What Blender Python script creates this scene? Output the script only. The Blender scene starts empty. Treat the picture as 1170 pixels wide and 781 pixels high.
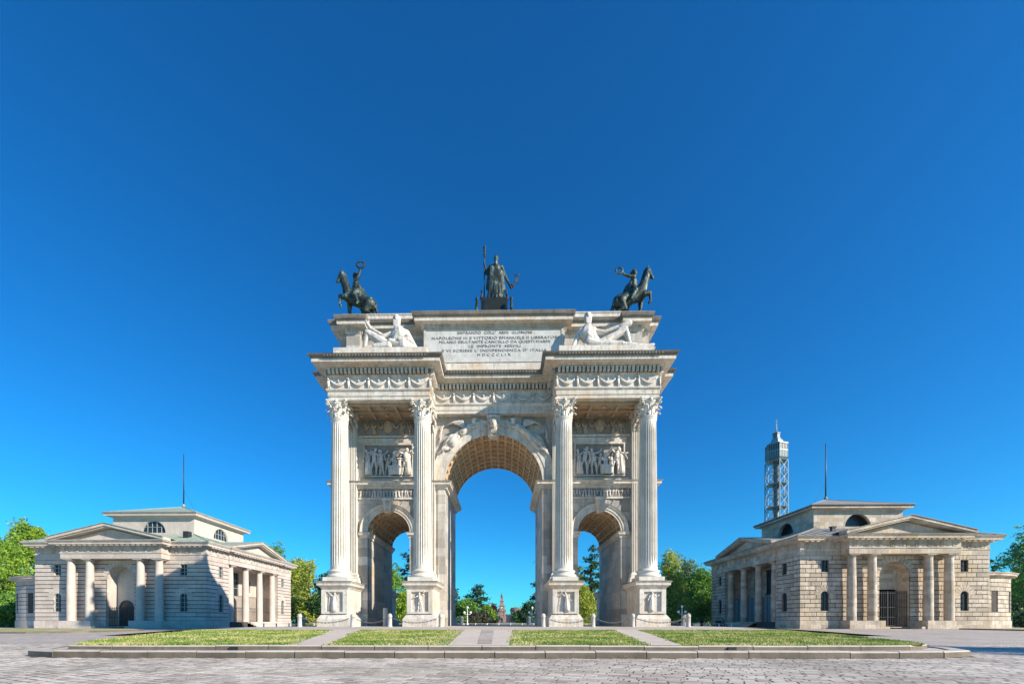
import bpy, bmesh, math, random
from math import sin, cos, pi, radians, sqrt, atan2
from mathutils import Vector, Matrix, noise
random.seed(7)
scene = bpy.context.scene
COL = scene.collection

# ------------------------------------------------------------------ materials
def new_mat(name):
    m = bpy.data.materials.new(name); m.use_nodes = True
    nt = m.node_tree; b = nt.nodes['Principled BSDF']
    return m, nt, b
def N(nt, t, **kw):
    n = nt.nodes.new(t)
    for k, v in kw.items():
        if k.startswith('i_'):
            n.inputs[k[2:].replace('_', ' ')].default_value = v
        else: setattr(n, k, v)
    return n
def L(nt, a, b): nt.links.new(a, b)
def ramp(nt, stops):
    r = nt.nodes.new('ShaderNodeValToRGB'); e = r.color_ramp.elements
    e[0].position, e[0].color = stops[0][0], (*stops[0][1], 1)
    e[1].position, e[1].color = stops[-1][0], (*stops[-1][1], 1)
    for p, c in stops[1:-1]:
        x = e.new(p); x.color = (*c, 1)
    return r
def mixc(nt, fac, a, b, mode='MIX'):
    n = nt.nodes.new('ShaderNodeMix'); n.data_type = 'RGBA'; n.blend_type = mode
    for sock, v in ((n.inputs[0], fac), (n.inputs[6], a), (n.inputs[7], b)):
        if hasattr(v, 'links') or hasattr(v, 'is_linked'): L(nt, v, sock)
        elif isinstance(v, tuple): sock.default_value = (*v, 1) if len(v) == 3 else v
        else: sock.default_value = v
    return n.outputs[2]
def coords(nt, scale=(1, 1, 1), rot=(0, 0, 0)):
    g = nt.nodes.new('ShaderNodeNewGeometry')
    mp = nt.nodes.new('ShaderNodeMapping'); mp.inputs['Scale'].default_value = scale
    mp.inputs['Rotation'].default_value = rot
    L(nt, g.outputs['Position'], mp.inputs['Vector']); return mp.outputs[0]
def wallcoords(nt):
    # (x + y, z, 0): works on both facade directions
    g = nt.nodes.new('ShaderNodeNewGeometry'); s = nt.nodes.new('ShaderNodeSeparateXYZ')
    L(nt, g.outputs['Position'], s.inputs[0])
    a = N(nt, 'ShaderNodeMath', operation='ADD'); L(nt, s.outputs[0], a.inputs[0]); L(nt, s.outputs[1], a.inputs[1])
    c = nt.nodes.new('ShaderNodeCombineXYZ'); L(nt, a.outputs[0], c.inputs[0]); L(nt, s.outputs[2], c.inputs[1])
    return c.outputs[0]
def noise_n(nt, vec, scale, detail=5, rough=.6):
    n = N(nt, 'ShaderNodeTexNoise'); n.inputs['Scale'].default_value = scale
    n.inputs['Detail'].default_value = detail; n.inputs['Roughness'].default_value = rough
    if vec: L(nt, vec, n.inputs['Vector'])
    return n.outputs['Fac']
def bump(nt, b, h, s=.3, d=.02):
    bp = N(nt, 'ShaderNodeBump'); bp.inputs['Strength'].default_value = s; bp.inputs['Distance'].default_value = d
    L(nt, h, bp.inputs['Height']); L(nt, bp.outputs[0], b.inputs['Normal'])

def stone(name, c1, c2, stain, stain_amt=.5, bricks=None, rough=.75, streak=.5, rust=None, bumpd=.012, topdark=None):
    m, nt, b = new_mat(name)
    P = coords(nt)
    f = noise_n(nt, P, .9, 6)
    col = ramp(nt, [(.3, c1), (.7, c2)]); L(nt, f, col.inputs[0]); out = col.outputs[0]
    if bricks:
        bw, bh, var, joint = bricks
        br = N(nt, 'ShaderNodeTexBrick'); L(nt, wallcoords(nt), br.inputs['Vector'])
        br.inputs['Scale'].default_value = 1; br.inputs['Brick Width'].default_value = bw
        br.inputs['Row Height'].default_value = bh; br.inputs['Mortar Size'].default_value = .012
        br.inputs['Mortar Smooth'].default_value = .3
        br.inputs['Color1'].default_value = (1, 1, 1, 1); br.inputs['Color2'].default_value = (var, var * .985, var * .97, 1)
        br.inputs['Mortar'].default_value = (joint, joint, joint, 1)
        out = mixc(nt, 1.0, out, br.outputs['Color'], 'MULTIPLY')
    # vertical rain streaks and blotchy stains
    st = noise_n(nt, coords(nt, (3.0, 3.0, .22)), 1.3, 7, .75)
    r = ramp(nt, [(.48, (0, 0, 0)), (.72, (1, 1, 1))]); L(nt, st, r.inputs[0])
    mm = N(nt, 'ShaderNodeMath', operation='MULTIPLY'); L(nt, r.outputs[0], mm.inputs[0]); mm.inputs[1].default_value = streak
    out = mixc(nt, mm.outputs[0], out, stain)
    bl = noise_n(nt, P, 3.3, 8, .7)
    r2 = ramp(nt, [(.5, (0, 0, 0)), (.75, (1, 1, 1))]); L(nt, bl, r2.inputs[0])
    m2 = N(nt, 'ShaderNodeMath', operation='MULTIPLY'); L(nt, r2.outputs[0], m2.inputs[0]); m2.inputs[1].default_value = stain_amt
    out = mixc(nt, m2.outputs[0], out, tuple(x * .75 for x in stain))
    if rust:
        rn = noise_n(nt, coords(nt, (.5, .5, .35)), .9, 4, .6)
        r3 = ramp(nt, [(.52, (0, 0, 0)), (.66, (1, 1, 1))]); L(nt, rn, r3.inputs[0])
        m3 = N(nt, 'ShaderNodeMath', operation='MULTIPLY'); L(nt, r3.outputs[0], m3.inputs[0]); m3.inputs[1].default_value = .6
        out = mixc(nt, m3.outputs[0], out, rust)
    L(nt, out, b.inputs['Base Color']); b.inputs['Roughness'].default_value = rough
    bump(nt, b, noise_n(nt, P, 14, 6, .7), .5, bumpd)
    return m

M = {}
M['marble'] = stone('marble', (.58, .52, .44), (.74, .69, .61), (.23, .19, .145), .65, None, .6, .72, (.58, .40, .22))
M['marble_block'] = stone('marble_block', (.54, .49, .43), (.72, .68, .61), (.27, .23, .19), .6, (1.7, .62, .52, .5), .6, .7, (.62, .44, .26))
M['marble_shaft'] = stone('marble_shaft', (.62, .57, .49), (.74, .70, .62), (.42, .35, .27), .4, None, .55, .5)
M['marble_relief'] = stone('marble_relief', (.56, .51, .45), (.74, .69, .62), (.26, .21, .17), .6, None, .7, .45)
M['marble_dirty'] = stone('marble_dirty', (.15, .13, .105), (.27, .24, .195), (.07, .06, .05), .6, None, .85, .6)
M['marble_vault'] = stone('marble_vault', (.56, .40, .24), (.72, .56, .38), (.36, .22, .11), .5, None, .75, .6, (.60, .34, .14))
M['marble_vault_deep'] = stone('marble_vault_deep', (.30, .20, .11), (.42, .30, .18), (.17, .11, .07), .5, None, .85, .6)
M['marble_statue'] = stone('marble_statue', (.58, .54, .48), (.72, .68, .62), (.20, .17, .14), .75, None, .6, .9, None, .03)
M['inscription'] = stone('inscription', (.50, .49, .46), (.64, .63, .59), (.34, .33, .30), .6, None, .6, .6)
M['granite_l'] = stone('granite_l', (.54, .47, .41), (.68, .60, .53), (.34, .28, .24), .45, (2.3, .487, .80, .9), .8, .4)
M['granite_r'] = stone('granite_r', (.54, .45, .35), (.74, .63, .50), (.20, .15, .10), .6, (1.15, .487, .62, .85), .8, .6, (.46, .34, .20))
M['stucco_l'] = stone('stucco_l', (.50, .43, .375), (.62, .545, .48), (.36, .30, .25), .4, None, .85, .55)
M['joint'] = stone('joint', (.055, .045, .038), (.09, .075, .065), (.07, .06, .05), .3, None, .9, .3)
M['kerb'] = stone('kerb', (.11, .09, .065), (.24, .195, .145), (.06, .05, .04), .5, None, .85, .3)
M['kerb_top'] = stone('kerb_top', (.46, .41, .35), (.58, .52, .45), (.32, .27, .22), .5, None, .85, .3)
M['paving'] = stone('paving', (.46, .395, .325), (.56, .485, .41), (.22, .20, .18), .4, None, .85, .2)
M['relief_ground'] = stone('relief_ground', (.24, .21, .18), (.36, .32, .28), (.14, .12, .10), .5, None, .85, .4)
M['soffit'] = stone('soffit', (.34, .27, .19), (.48, .39, .29), (.20, .14, .09), .6, None, .85, .6, (.45, .28, .13))
M['bollard'] = stone('bollard', (.42, .38, .33), (.54, .50, .44), (.36, .32, .28), .4, None, .7, .3)

def simple(name, c, rough=.6, metal=0, var=.25, scale=4):
    m, nt, b = new_mat(name); P = coords(nt)
    r = ramp(nt, [(.3, tuple(x * (1 - var) for x in c)), (.7, tuple(min(1, x * (1 + var)) for x in c))])
    L(nt, noise_n(nt, P, scale, 5), r.inputs[0]); L(nt, r.outputs[0], b.inputs['Base Color'])
    b.inputs['Roughness'].default_value = rough; b.inputs['Metallic'].default_value = metal
    return m
M['iron'] = simple('iron', (.03, .03, .032), .5)
M['chain'] = simple('chain', (.16, .15, .14), .6, .3)
M['white_paint'] = simple('white_paint', (.72, .72, .70), .5)
M['globe'] = simple('globe', (.85, .85, .82), .25, 0, .03)
M['glass'] = simple('glass', (.02, .028, .036), .3, 0, .3, .5)
M['sash'] = simple('sash', (.35, .40, .40), .6)
M['door_green'] = simple('door_green', (.035, .045, .045), .7)
M['letter'] = simple('letter', (.20, .19, .175), .7, 0, .5, 2)
M['brick'] = simple('brick', (.36, .22, .17), .9, 0, .25, .3)
M['brick_dark'] = simple('brick_dark', (.20, .11, .09), .9, 0, .25, .3)
M['steel_tower'] = simple('steel_tower', (.22, .30, .32), .5, .2)
M['steel_dark'] = simple('steel_dark', (.10, .14, .15), .5, .1)
M['rubber_unlit_black'] = simple('rubber_unlit_black', (.02, .02, .02), .8)  # tyres and seat, also the painted-in dark of gate hall and kerb inlets
M['lead_roof'] = stone('lead_roof', (.22, .22, .20), (.30, .30, .28), (.14, .14, .12), .4, None, .7, .4)

def copper():
    m, nt, b = new_mat('copper_roof')
    P = coords(nt)
    r = ramp(nt, [(.3, (.24, .31, .24)), (.7, (.36, .42, .34))]); L(nt, noise_n(nt, P, 1.1, 7, .7), r.inputs[0])
    w = N(nt, 'ShaderNodeTexWave', wave_type='BANDS', bands_direction='DIAGONAL'); w.inputs['Scale'].default_value = .55; L(nt, P, w.inputs['Vector'])
    r2 = ramp(nt, [(.0, (.7, .7, .7)), (.08, (1, 1, 1))]); L(nt, w.outputs['Fac'], r2.inputs[0])
    L(nt, mixc(nt, 1.0, r.outputs[0], r2.outputs[0], 'MULTIPLY'), b.inputs['Base Color']); b.inputs['Roughness'].default_value = .75
    return m
M['copper'] = copper()
def bronze():
    m, nt, b = new_mat('bronze_patina'); P = coords(nt)
    r = ramp(nt, [(.44, (.014, .022, .02)), (.56, (.045, .07, .06)), (.68, (.28, .38, .32))])
    L(nt, noise_n(nt, coords(nt, (1, 1, .55)), 3.0, 7, .7), r.inputs[0]); L(nt, r.outputs[0], b.inputs['Base Color'])
    b.inputs['Roughness'].default_value = .5; b.inputs['Metallic'].default_value = .25
    bump(nt, b, noise_n(nt, P, 9, 5, .7), .6, .05); return m
M['bronze'] = bronze()
M['bronze_dark'] = simple('bronze_dark', (.012, .018, .016), .55, .2, .4, 3)
def leafm(name, a, b_, sc=.35):
    m, nt, b = new_mat(name); P = coords(nt)
    r = ramp(nt, [(.3, a), (.72, b_)])
    ob = N(nt, 'ShaderNodeNewGeometry')
    v = noise_n(nt, P, sc, 3); mx = N(nt, 'ShaderNodeMath', operation='MULTIPLY_ADD')
    L(nt, ob.outputs['Random Per Island'], mx.inputs[0]); mx.inputs[1].default_value = .35; 
    s2 = N(nt, 'ShaderNodeMath', operation='MULTIPLY'); L(nt, v, s2.inputs[0]); s2.inputs[1].default_value = .75
    L(nt, s2.outputs[0], mx.inputs[2]); L(nt, mx.outputs[0], r.inputs[0])
    L(nt, r.outputs[0], b.inputs['Base Color']); b.inputs['Roughness'].default_value = .55
    tr = N(nt, 'ShaderNodeBsdfTranslucent'); ms = N(nt, 'ShaderNodeMixShader'); ms.inputs[0].default_value = .35
    L(nt, r.outputs[0], tr.inputs['Color']); L(nt, b.outputs[0], ms.inputs[1]); L(nt, tr.outputs[0], ms.inputs[2])
    L(nt, ms.outputs[0], nt.nodes['Material Output'].inputs['Surface']); return m
M['leaf_bright'] = leafm('leaf_bright', (.13, .27, .02), (.36, .52, .05))
M['leaf_mid'] = leafm('leaf_mid', (.065, .19, .025), (.23, .43, .055))
M['leaf_dark'] = leafm('leaf_dark', (.015, .06, .02), (.06, .15, .045))
M['leaf_yellow'] = leafm('leaf_yellow', (.22, .30, .035), (.50, .56, .09))
M['leaf_grey'] = leafm('leaf_grey', (.12, .20, .09), (.26, .36, .17))
M['leaf_cedar'] = leafm('leaf_cedar', (.015, .065, .035), (.06, .15, .07))
M['leaf_red'] = leafm('leaf_red', (.05, .015, .02), (.12, .04, .04))
M['leaf_olive'] = leafm('leaf_olive', (.07, .075, .04), (.15, .15, .08))
M['bark'] = simple('bark', (.09, .07, .055), .95)

def grass_ground():
    m, nt, b = new_mat('lawn_soil'); P = coords(nt)
    f = noise_n(nt, P, 1.2, 7, .7)
    r = ramp(nt, [(.36, (.16, .22, .04)), (.50, (.34, .34, .12)), (.60, (.60, .50, .30))]); L(nt, f, r.inputs[0])
    L(nt, r.outputs[0], b.inputs['Base Color']); b.inputs['Roughness'].default_value = .95
    return m
M['lawn'] = grass_ground()
def blade():
    m, nt, b = new_mat('grass_blade'); P = coords(nt)
    f = noise_n(nt, P, .75, 6, .7); g = N(nt, 'ShaderNodeNewGeometry')
    a = N(nt, 'ShaderNodeMath', operation='MULTIPLY_ADD'); L(nt, g.outputs['Random Per Island'], a.inputs[0]); a.inputs[1].default_value = .28
    L(nt, f, a.inputs[2])
    r = ramp(nt, [(.42, (.06, .17, .012)), (.56, (.15, .29, .03)), (.66, (.34, .40, .07)), (.76, (.66, .57, .26))]); L(nt, a.outputs[0], r.inputs[0])
    L(nt, r.outputs[0], b.inputs['Base Color']); b.inputs['Roughness'].default_value = .7
    tr = N(nt, 'ShaderNodeBsdfTranslucent'); ms = N(nt, 'ShaderNodeMixShader'); ms.inputs[0].default_value = .3
    L(nt, r.outputs[0], tr.inputs['Color']); L(nt, b.outputs[0], ms.inputs[1]); L(nt, tr.outputs[0], ms.inputs[2])
    L(nt, ms.outputs[0], nt.nodes['Material Output'].inputs['Surface']); return m
M['blade'] = blade()
def setts(name, rot, base, sz=(.26, .13)):
    m, nt, b = new_mat(name)
    P = coords(nt, (1, 1, 1), (0, 0, rot))
    br = N(nt, 'ShaderNodeTexBrick'); L(nt, P, br.inputs['Vector']); br.inputs['Scale'].default_value = 1
    br.inputs['Brick Width'].default_value = sz[0]; br.inputs['Row Height'].default_value = sz[1]; br.inputs['Mortar Size'].default_value = .012
    br.inputs['Mortar Smooth'].default_value = .2
    br.inputs['Color1'].default_value = (*base, 1); br.inputs['Color2'].default_value = (*[x * .72 for x in base], 1)
    br.inputs['Mortar'].default_value = (*[x * .3 for x in base], 1)
    f = noise_n(nt, coords(nt), .5, 6, .7); r = ramp(nt, [(.3, (.75, .73, .72)), (.7, (1.1, 1.1, 1.1))]); L(nt, f, r.inputs[0])
    L(nt, mixc(nt, 1.0, br.outputs['Color'], r.outputs[0], 'MULTIPLY'), b.inputs['Base Color']); b.inputs['Roughness'].default_value = .8
    bump(nt, b, br.outputs['Fac'], -.6, .02); return m
M['setts'] = setts('setts_far', radians(30), (.64, .555, .465))
def stone_sett():
    m, nt, b = new_mat('sett_stone'); g = N(nt, 'ShaderNodeNewGeometry')
    r = ramp(nt, [(.0, (.44, .375, .30)), (.5, (.63, .55, .455)), (1, (.78, .69, .58))]); L(nt, g.outputs['Random Per Island'], r.inputs[0])
    f = noise_n(nt, coords(nt), 9, 6, .7); r2 = ramp(nt, [(.3, (.8, .8, .8)), (.7, (1.08, 1.08, 1.08))]); L(nt, f, r2.inputs[0])
    f3 = noise_n(nt, coords(nt), .45, 5, .6); r3 = ramp(nt, [(.38, (.74, .73, .71)), (.62, (1.06, 1.06, 1.05))]); L(nt, f3, r3.inputs[0])
    o = mixc(nt, 1.0, r.outputs[0], r2.outputs[0], 'MULTIPLY'); o = mixc(nt, 1.0, o, r3.outputs[0], 'MULTIPLY')
    L(nt, o, b.inputs['Base Color']); b.inputs['Roughness'].default_value = .75
    bump(nt, b, noise_n(nt, coords(nt), 40, 4), .5, .01); return m
M['sett'] = stone_sett()
M['joint_gap_shade'] = simple('joint_gap_shade', (.085, .062, .05), .95, 0, .3, 3)  # joint fill coloured dark to stand in for shadow in the gaps
M['asphalt'] = simple('asphalt', (.21, .20, .195), .9, 0, .15, 2)
M['path'] = stone('path', (.56, .475, .385), (.66, .565, .465), (.34, .29, .25), .4, None, .9, .2)
M['park'] = simple('park_ground', (.13, .14, .07), .95, 0, .35, .05)
M['dirt_path'] = simple('dirt_path', (.50, .44, .37), .95, 0, .2, 2)

# ------------------------------------------------------------------ mesh builder
class MB:
    def __init__(s, mats): s.v = []; s.f = []; s.m = []; s.s = []; s.mats = mats if isinstance(mats, list) else [mats]
    def V(s, x, y, z): s.v.append((x, y, z)); return len(s.v) - 1
    def F(s, idx, m=0, sm=False): s.f.append(tuple(idx)); s.m.append(m); s.s.append(sm)
    def poly(s, pts, m=0, sm=False): s.F([s.V(*p) for p in pts], m, sm)
    def box(s, x0, x1, y0, y1, z0, z1, m=0):
        if x0 > x1: x0, x1 = x1, x0
        if y0 > y1: y0, y1 = y1, y0
        a = [s.V(x, y, z) for z in (z0, z1) for x, y in ((x0, y0), (x1, y0), (x1, y1), (x0, y1))]
        for q in ((0, 3, 2, 1), (4, 5, 6, 7), (0, 1, 5, 4), (1, 2, 6, 5), (2, 3, 7, 6), (3, 0, 4, 7)): s.F([a[i] for i in q], m)
    def obox(s, c, ax, half, m=0):
        # oriented box: centre, three axis vectors, half sizes
        c = Vector(c); X, Y, Z = [Vector(a).normalized() * h for a, h in zip(ax, half)]
        a = [s.V(*(c + X * i + Y * j + Z * k)) for k in (-1, 1) for i, j in ((-1, -1), (1, -1), (1, 1), (-1, 1))]
        for q in ((0, 3, 2, 1), (4, 5, 6, 7), (0, 1, 5, 4), (1, 2, 6, 5), (2, 3, 7, 6), (3, 0, 4, 7)): s.F([a[i] for i in q], m)
    def bar(s, p, q, w, d=None, m=0):
        p = Vector(p); q = Vector(q); z = (q - p)
        if z.length < 1e-6: return
        u = Vector((0, 0, 1)) if abs(z.normalized().z) < .9 else Vector((1, 0, 0))
        x = z.cross(u).normalized(); y = z.cross(x).normalized()
        s.obox((p + q) / 2, (x, y, z), (w / 2, (d or w) / 2, z.length / 2), m)
    def lathe(s, prof, cx=0, cy=0, seg=24, m=0, sm=True, a0=0, a1=2 * pi, cap=True):
        full = abs(a1 - a0 - 2 * pi) < 1e-6; n = seg if full else seg + 1
        rings = []
        for r, z in prof:
            rings.append([s.V(cx + r * cos(a0 + (a1 - a0) * i / seg), cy + r * sin(a0 + (a1 - a0) * i / seg), z) for i in range(n)])
        for a, b in zip(rings, rings[1:]):
            for i in range(n if full else n - 1):
                j = (i + 1) % n; s.F((a[i], a[j], b[j], b[i]), m, sm)
        if cap and full:
            s.F(rings[0][::-1], m); s.F(rings[-1], m)
    def tube(s, pts, r, seg=6, m=0, sm=True, closed=False):
        pts = [Vector(p) for p in pts]; n = len(pts); rings = []
        for i, p in enumerate(pts):
            if closed: d = pts[(i + 1) % n] - pts[i - 1]
            else: d = pts[min(i + 1, n - 1)] - pts[max(i - 1, 0)]
            d.normalize(); u = Vector((0, 0, 1)) if abs(d.z) < .9 else Vector((0, 1, 0))
            x = d.cross(u).normalized(); y = d.cross(x).normalized(); rr = r[i] if isinstance(r, (list, tuple)) else r
            rings.append([s.V(*(p + x * rr * cos(2 * pi * k / seg) + y * rr * sin(2 * pi * k / seg))) for k in range(seg)])
        for i in range(n if closed else n - 1):
            a = rings[i]; b = rings[(i + 1) % n]
            for k in range(seg): s.F((a[k], b[k], b[(k + 1) % seg], a[(k + 1) % seg]), m, sm)
        if not closed: s.F(rings[0], m); s.F(rings[-1][::-1], m)
    def ball(s, c, r, seg=8, rings=6, m=0):
        rx, ry, rz = r if isinstance(r, (tuple, list)) else (r, r, r)
        top = s.V(c[0], c[1], c[2] + rz); bot = s.V(c[0], c[1], c[2] - rz); R = []
        for i in range(1, rings):
            t = pi * i / rings
            R.append([s.V(c[0] + rx * sin(t) * cos(2 * pi * k / seg), c[1] + ry * sin(t) * sin(2 * pi * k / seg), c[2] + rz * cos(t)) for k in range(seg)])
        for k in range(seg):
            j = (k + 1) % seg
            s.F((top, R[0][k], R[0][j]), m, True); s.F((bot, R[-1][j], R[-1][k]), m, True)
            for a, b in zip(R, R[1:]): s.F((a[k], b[k], b[j], a[j]), m, True)
    def caps(s, p, r0, q, r1, seg=8, m=0, k=6):
        s.ball(p, r0, seg, k, m); s.ball(q, r1, seg, k, m); s.tube([p, q], [r0 * .98, r1 * .98], seg, m)
    def sweep(s, path, prof, closed=True, mats=None, capb=None, capt=None, ends=True):
        """mitred moulding: path of (x,y) with outward on the right; prof of (out,z)"""
        n = len(path); offs = []
        for i in range(n):
            p = Vector(path[i]); nrm = []
            if closed or i > 0:
                d = (p - Vector(path[i - 1])).normalized(); nrm.append(Vector((d.y, -d.x)))
            if closed or i < n - 1:
                d = (Vector(path[(i + 1) % n]) - p).normalized(); nrm.append(Vector((d.y, -d.x)))
            if len(nrm) == 2:
                b = nrm[0] + nrm[1]; k = 1 + nrm[0].dot(nrm[1]); o = b / max(k, .2)
            else: o = nrm[0]
            offs.append(o)
        rings = [[s.V(path[i][0] + offs[i].x * o, path[i][1] + offs[i].y * o, z) for i in range(n)] for o, z in prof]
        for k, (a, b) in enumerate(zip(rings, rings[1:])):
            mm = mats[k] if mats else 0
            for i in range(n if closed else n - 1):
                j = (i + 1) % n; s.F((a[i], a[j], b[j], b[i]), mm)
        if closed:
            if capb is not None: s.F(rings[0][::-1], capb)
            if capt is not None: s.F(rings[-1], capt)
        elif ends:
            s.F([r[0] for r in rings], 0); s.F([r[-1] for r in rings][::-1], 0)
    def merge(s, o, fn=None):
        k = len(s.v); s.v += [fn(*p) for p in o.v] if fn else o.v
        s.f += [tuple(i + k for i in f) for f in o.f]; s.m += o.m; s.s += o.s
    def map(s, fn): s.v = [fn(*p) for p in s.v]; return s
    def build(s, name, parent=None, loc=None, fixn=False, local=False):
        me = bpy.data.meshes.new(name); me.from_pydata(s.v, [], s.f)
        for m in s.mats: me.materials.append(M[m])
        me.polygons.foreach_set('material_index', s.m); me.polygons.foreach_set('use_smooth', s.s)
        if fixn:
            bm = bmesh.new(); bm.from_mesh(me); bmesh.ops.recalc_face_normals(bm, faces=bm.faces); bm.to_mesh(me); bm.free()
        me.update(); o = bpy.data.objects.new(name, me); COL.objects.link(o)
        if parent:
            o.parent = parent
            if not local: o.matrix_parent_inverse = Matrix.Translation(-parent_world(parent))
        if loc: o.location = loc
        return o
def parent_world(p):
    v = Vector(p.location)
    while p.parent: p = p.parent
    return v
def tag(o, label=None, cat=None, group=None, kind=None):
    if label: o['label'] = label
    if cat: o['category'] = cat
    if group: o['group'] = group
    if kind: o['kind'] = kind
    return o
def thing(name, label, cat, loc, group=None, rz=0):
    o = bpy.data.objects.new(name, None); COL.objects.link(o); o.location = loc; o.rotation_euler = (0, 0, rz)
    o.empty_display_size = .3
    return tag(o, label, cat, group)
def remesh(mb, name, parent, vox, smooth=2, loc=None, local=False):
    """blend overlapping closed shapes into ONE continuous skin"""
    o = mb.build(name, None)
    md = o.modifiers.new('r', 'REMESH'); md.mode = 'VOXEL'; md.voxel_size = vox; md.use_smooth_shade = True
    sm = o.modifiers.new('s', 'SMOOTH'); sm.factor = .5; sm.iterations = smooth
    dg = bpy.context.evaluated_depsgraph_get(); me = bpy.data.meshes.new_from_object(o.evaluated_get(dg), depsgraph=dg)
    old = o.data; o.modifiers.clear(); o.data = me; bpy.data.meshes.remove(old)
    me.materials.clear()
    for m in mb.mats: me.materials.append(M[m])
    if parent:
        o.parent = parent
        if not local: o.matrix_parent_inverse = Matrix.Translation(-parent_world(parent))
    if loc: o.location = loc
    return o

# wall face with arched / rectangular openings, sliced so that arcs are exact
def wall(mb, u0, u1, z0, z1, d0, d1, ops, fn, m=0, reveal=0, back=True, intrados=True, nseg=24, topcap=False, ends=True):
    """ops: (cu, half, zb, zs, arched). fn(u, d, z) -> world. face at depth d0, back face at d1"""
    xs = {u0, u1}
    for cu, h, zb, zs, ar in ops:
        if ar:
            for k in range(nseg + 1): xs.add(round(cu - h * cos(pi * k / nseg), 5))
        else: xs.add(cu - h); xs.add(cu + h)
    xs = sorted(x for x in xs if u0 - 1e-6 <= x <= u1 + 1e-6)
    def top(op, x):
        cu, h, zb, zs, ar = op
        return zs + (sqrt(max(0, h * h - (x - cu) ** 2)) if ar else 0)
    def Q(pts, mm=m): mb.poly([fn(*p) for p in pts], mm)
    for a, b in zip(xs, xs[1:]):
        if b - a < 1e-5: continue
        segs = [(z0, z0, z1, z1)]   # (low at a, low at b, high at a, high at b)
        mid = (a + b) / 2
        for op in sorted([o for o in ops if abs(mid - o[0]) < o[1]], key=lambda o: o[2]):
            la, lb, ha, hb = segs.pop()
            ta, tb = min(top(op, a), z1), min(top(op, b), z1); zb = max(op[2], z0)
            if zb > la + 1e-5 and zb < z1: segs.append((la, lb, zb, zb))
            elif zb >= z1: segs.append((la, lb, ha, hb)); continue
            ta, tb = max(ta, z0), max(tb, z0)
            if ta >= z1 - 1e-5 and tb >= z1 - 1e-5: segs.append(None); break
            segs.append((ta, tb, ha, hb))
        for sg in segs:
            if not sg: continue
            la, lb, ha, hb = sg
            Q([(a, d0, la), (b, d0, lb), (b, d0, hb), (a, d0, ha)])
            if back: Q([(a, d1, la), (a, d1, ha), (b, d1, hb), (b, d1, lb)])
            # course top/bottom faces when requested
            if topcap:
                Q([(a, d0, ha), (b, d0, hb), (b, d1, hb), (a, d1, ha)]); Q([(a, d0, la), (a, d1, la), (b, d1, lb), (b, d0, lb)])
    for op in ops:
        cu, h, zb, zs, ar = op
        for sgn in (-1, 1):
            x = cu + sgn * h; lo, hi = max(zb, z0), min(zs, z1)
            if hi > lo: Q([(x, d0, lo), (x, d1, lo), (x, d1, hi), (x, d0, hi)], reveal)
        if zb > z0 and zb < z1: Q([(cu - h, d0, zb), (cu + h, d0, zb), (cu + h, d1, zb), (cu - h, d1, zb)], reveal)
        if ar and intrados:
            pr = [(cu - h * cos(pi * k / nseg), zs + h * sin(pi * k / nseg)) for k in range(nseg + 1)]
            for (xa, za), (xb, zb2) in zip(pr, pr[1:]):
                if max(za, zb2) <= z0 or min(za, zb2) >= z1: continue
                Q([(xa, d0, min(max(za, z0), z1)), (xb, d0, min(max(zb2, z0), z1)), (xb, d1, min(max(zb2, z0), z1)), (xa, d1, min(max(za, z0), z1))], reveal)
        elif not ar and zs < z1: Q([(cu - h, d0, zs), (cu - h, d1, zs), (cu + h, d1, zs), (cu + h, d0, zs)], reveal)
    if ends:
        for x in (u0, u1):
            pcs = [(z0, z1)]
            for op in ops:
                if abs(x - op[0]) >= op[1] - 1e-5: continue
                t = top(op, x); nw = []
                for lo, hi in pcs:
                    if t <= lo or op[2] >= hi: nw.append((lo, hi)); continue
                    if op[2] > lo: nw.append((lo, op[2]))
                    if t < hi: nw.append((t, hi))
                pcs = nw
            for lo, hi in pcs: Q([(x, d0, lo), (x, d1, lo), (x, d1, hi), (x, d0, hi)])

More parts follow.
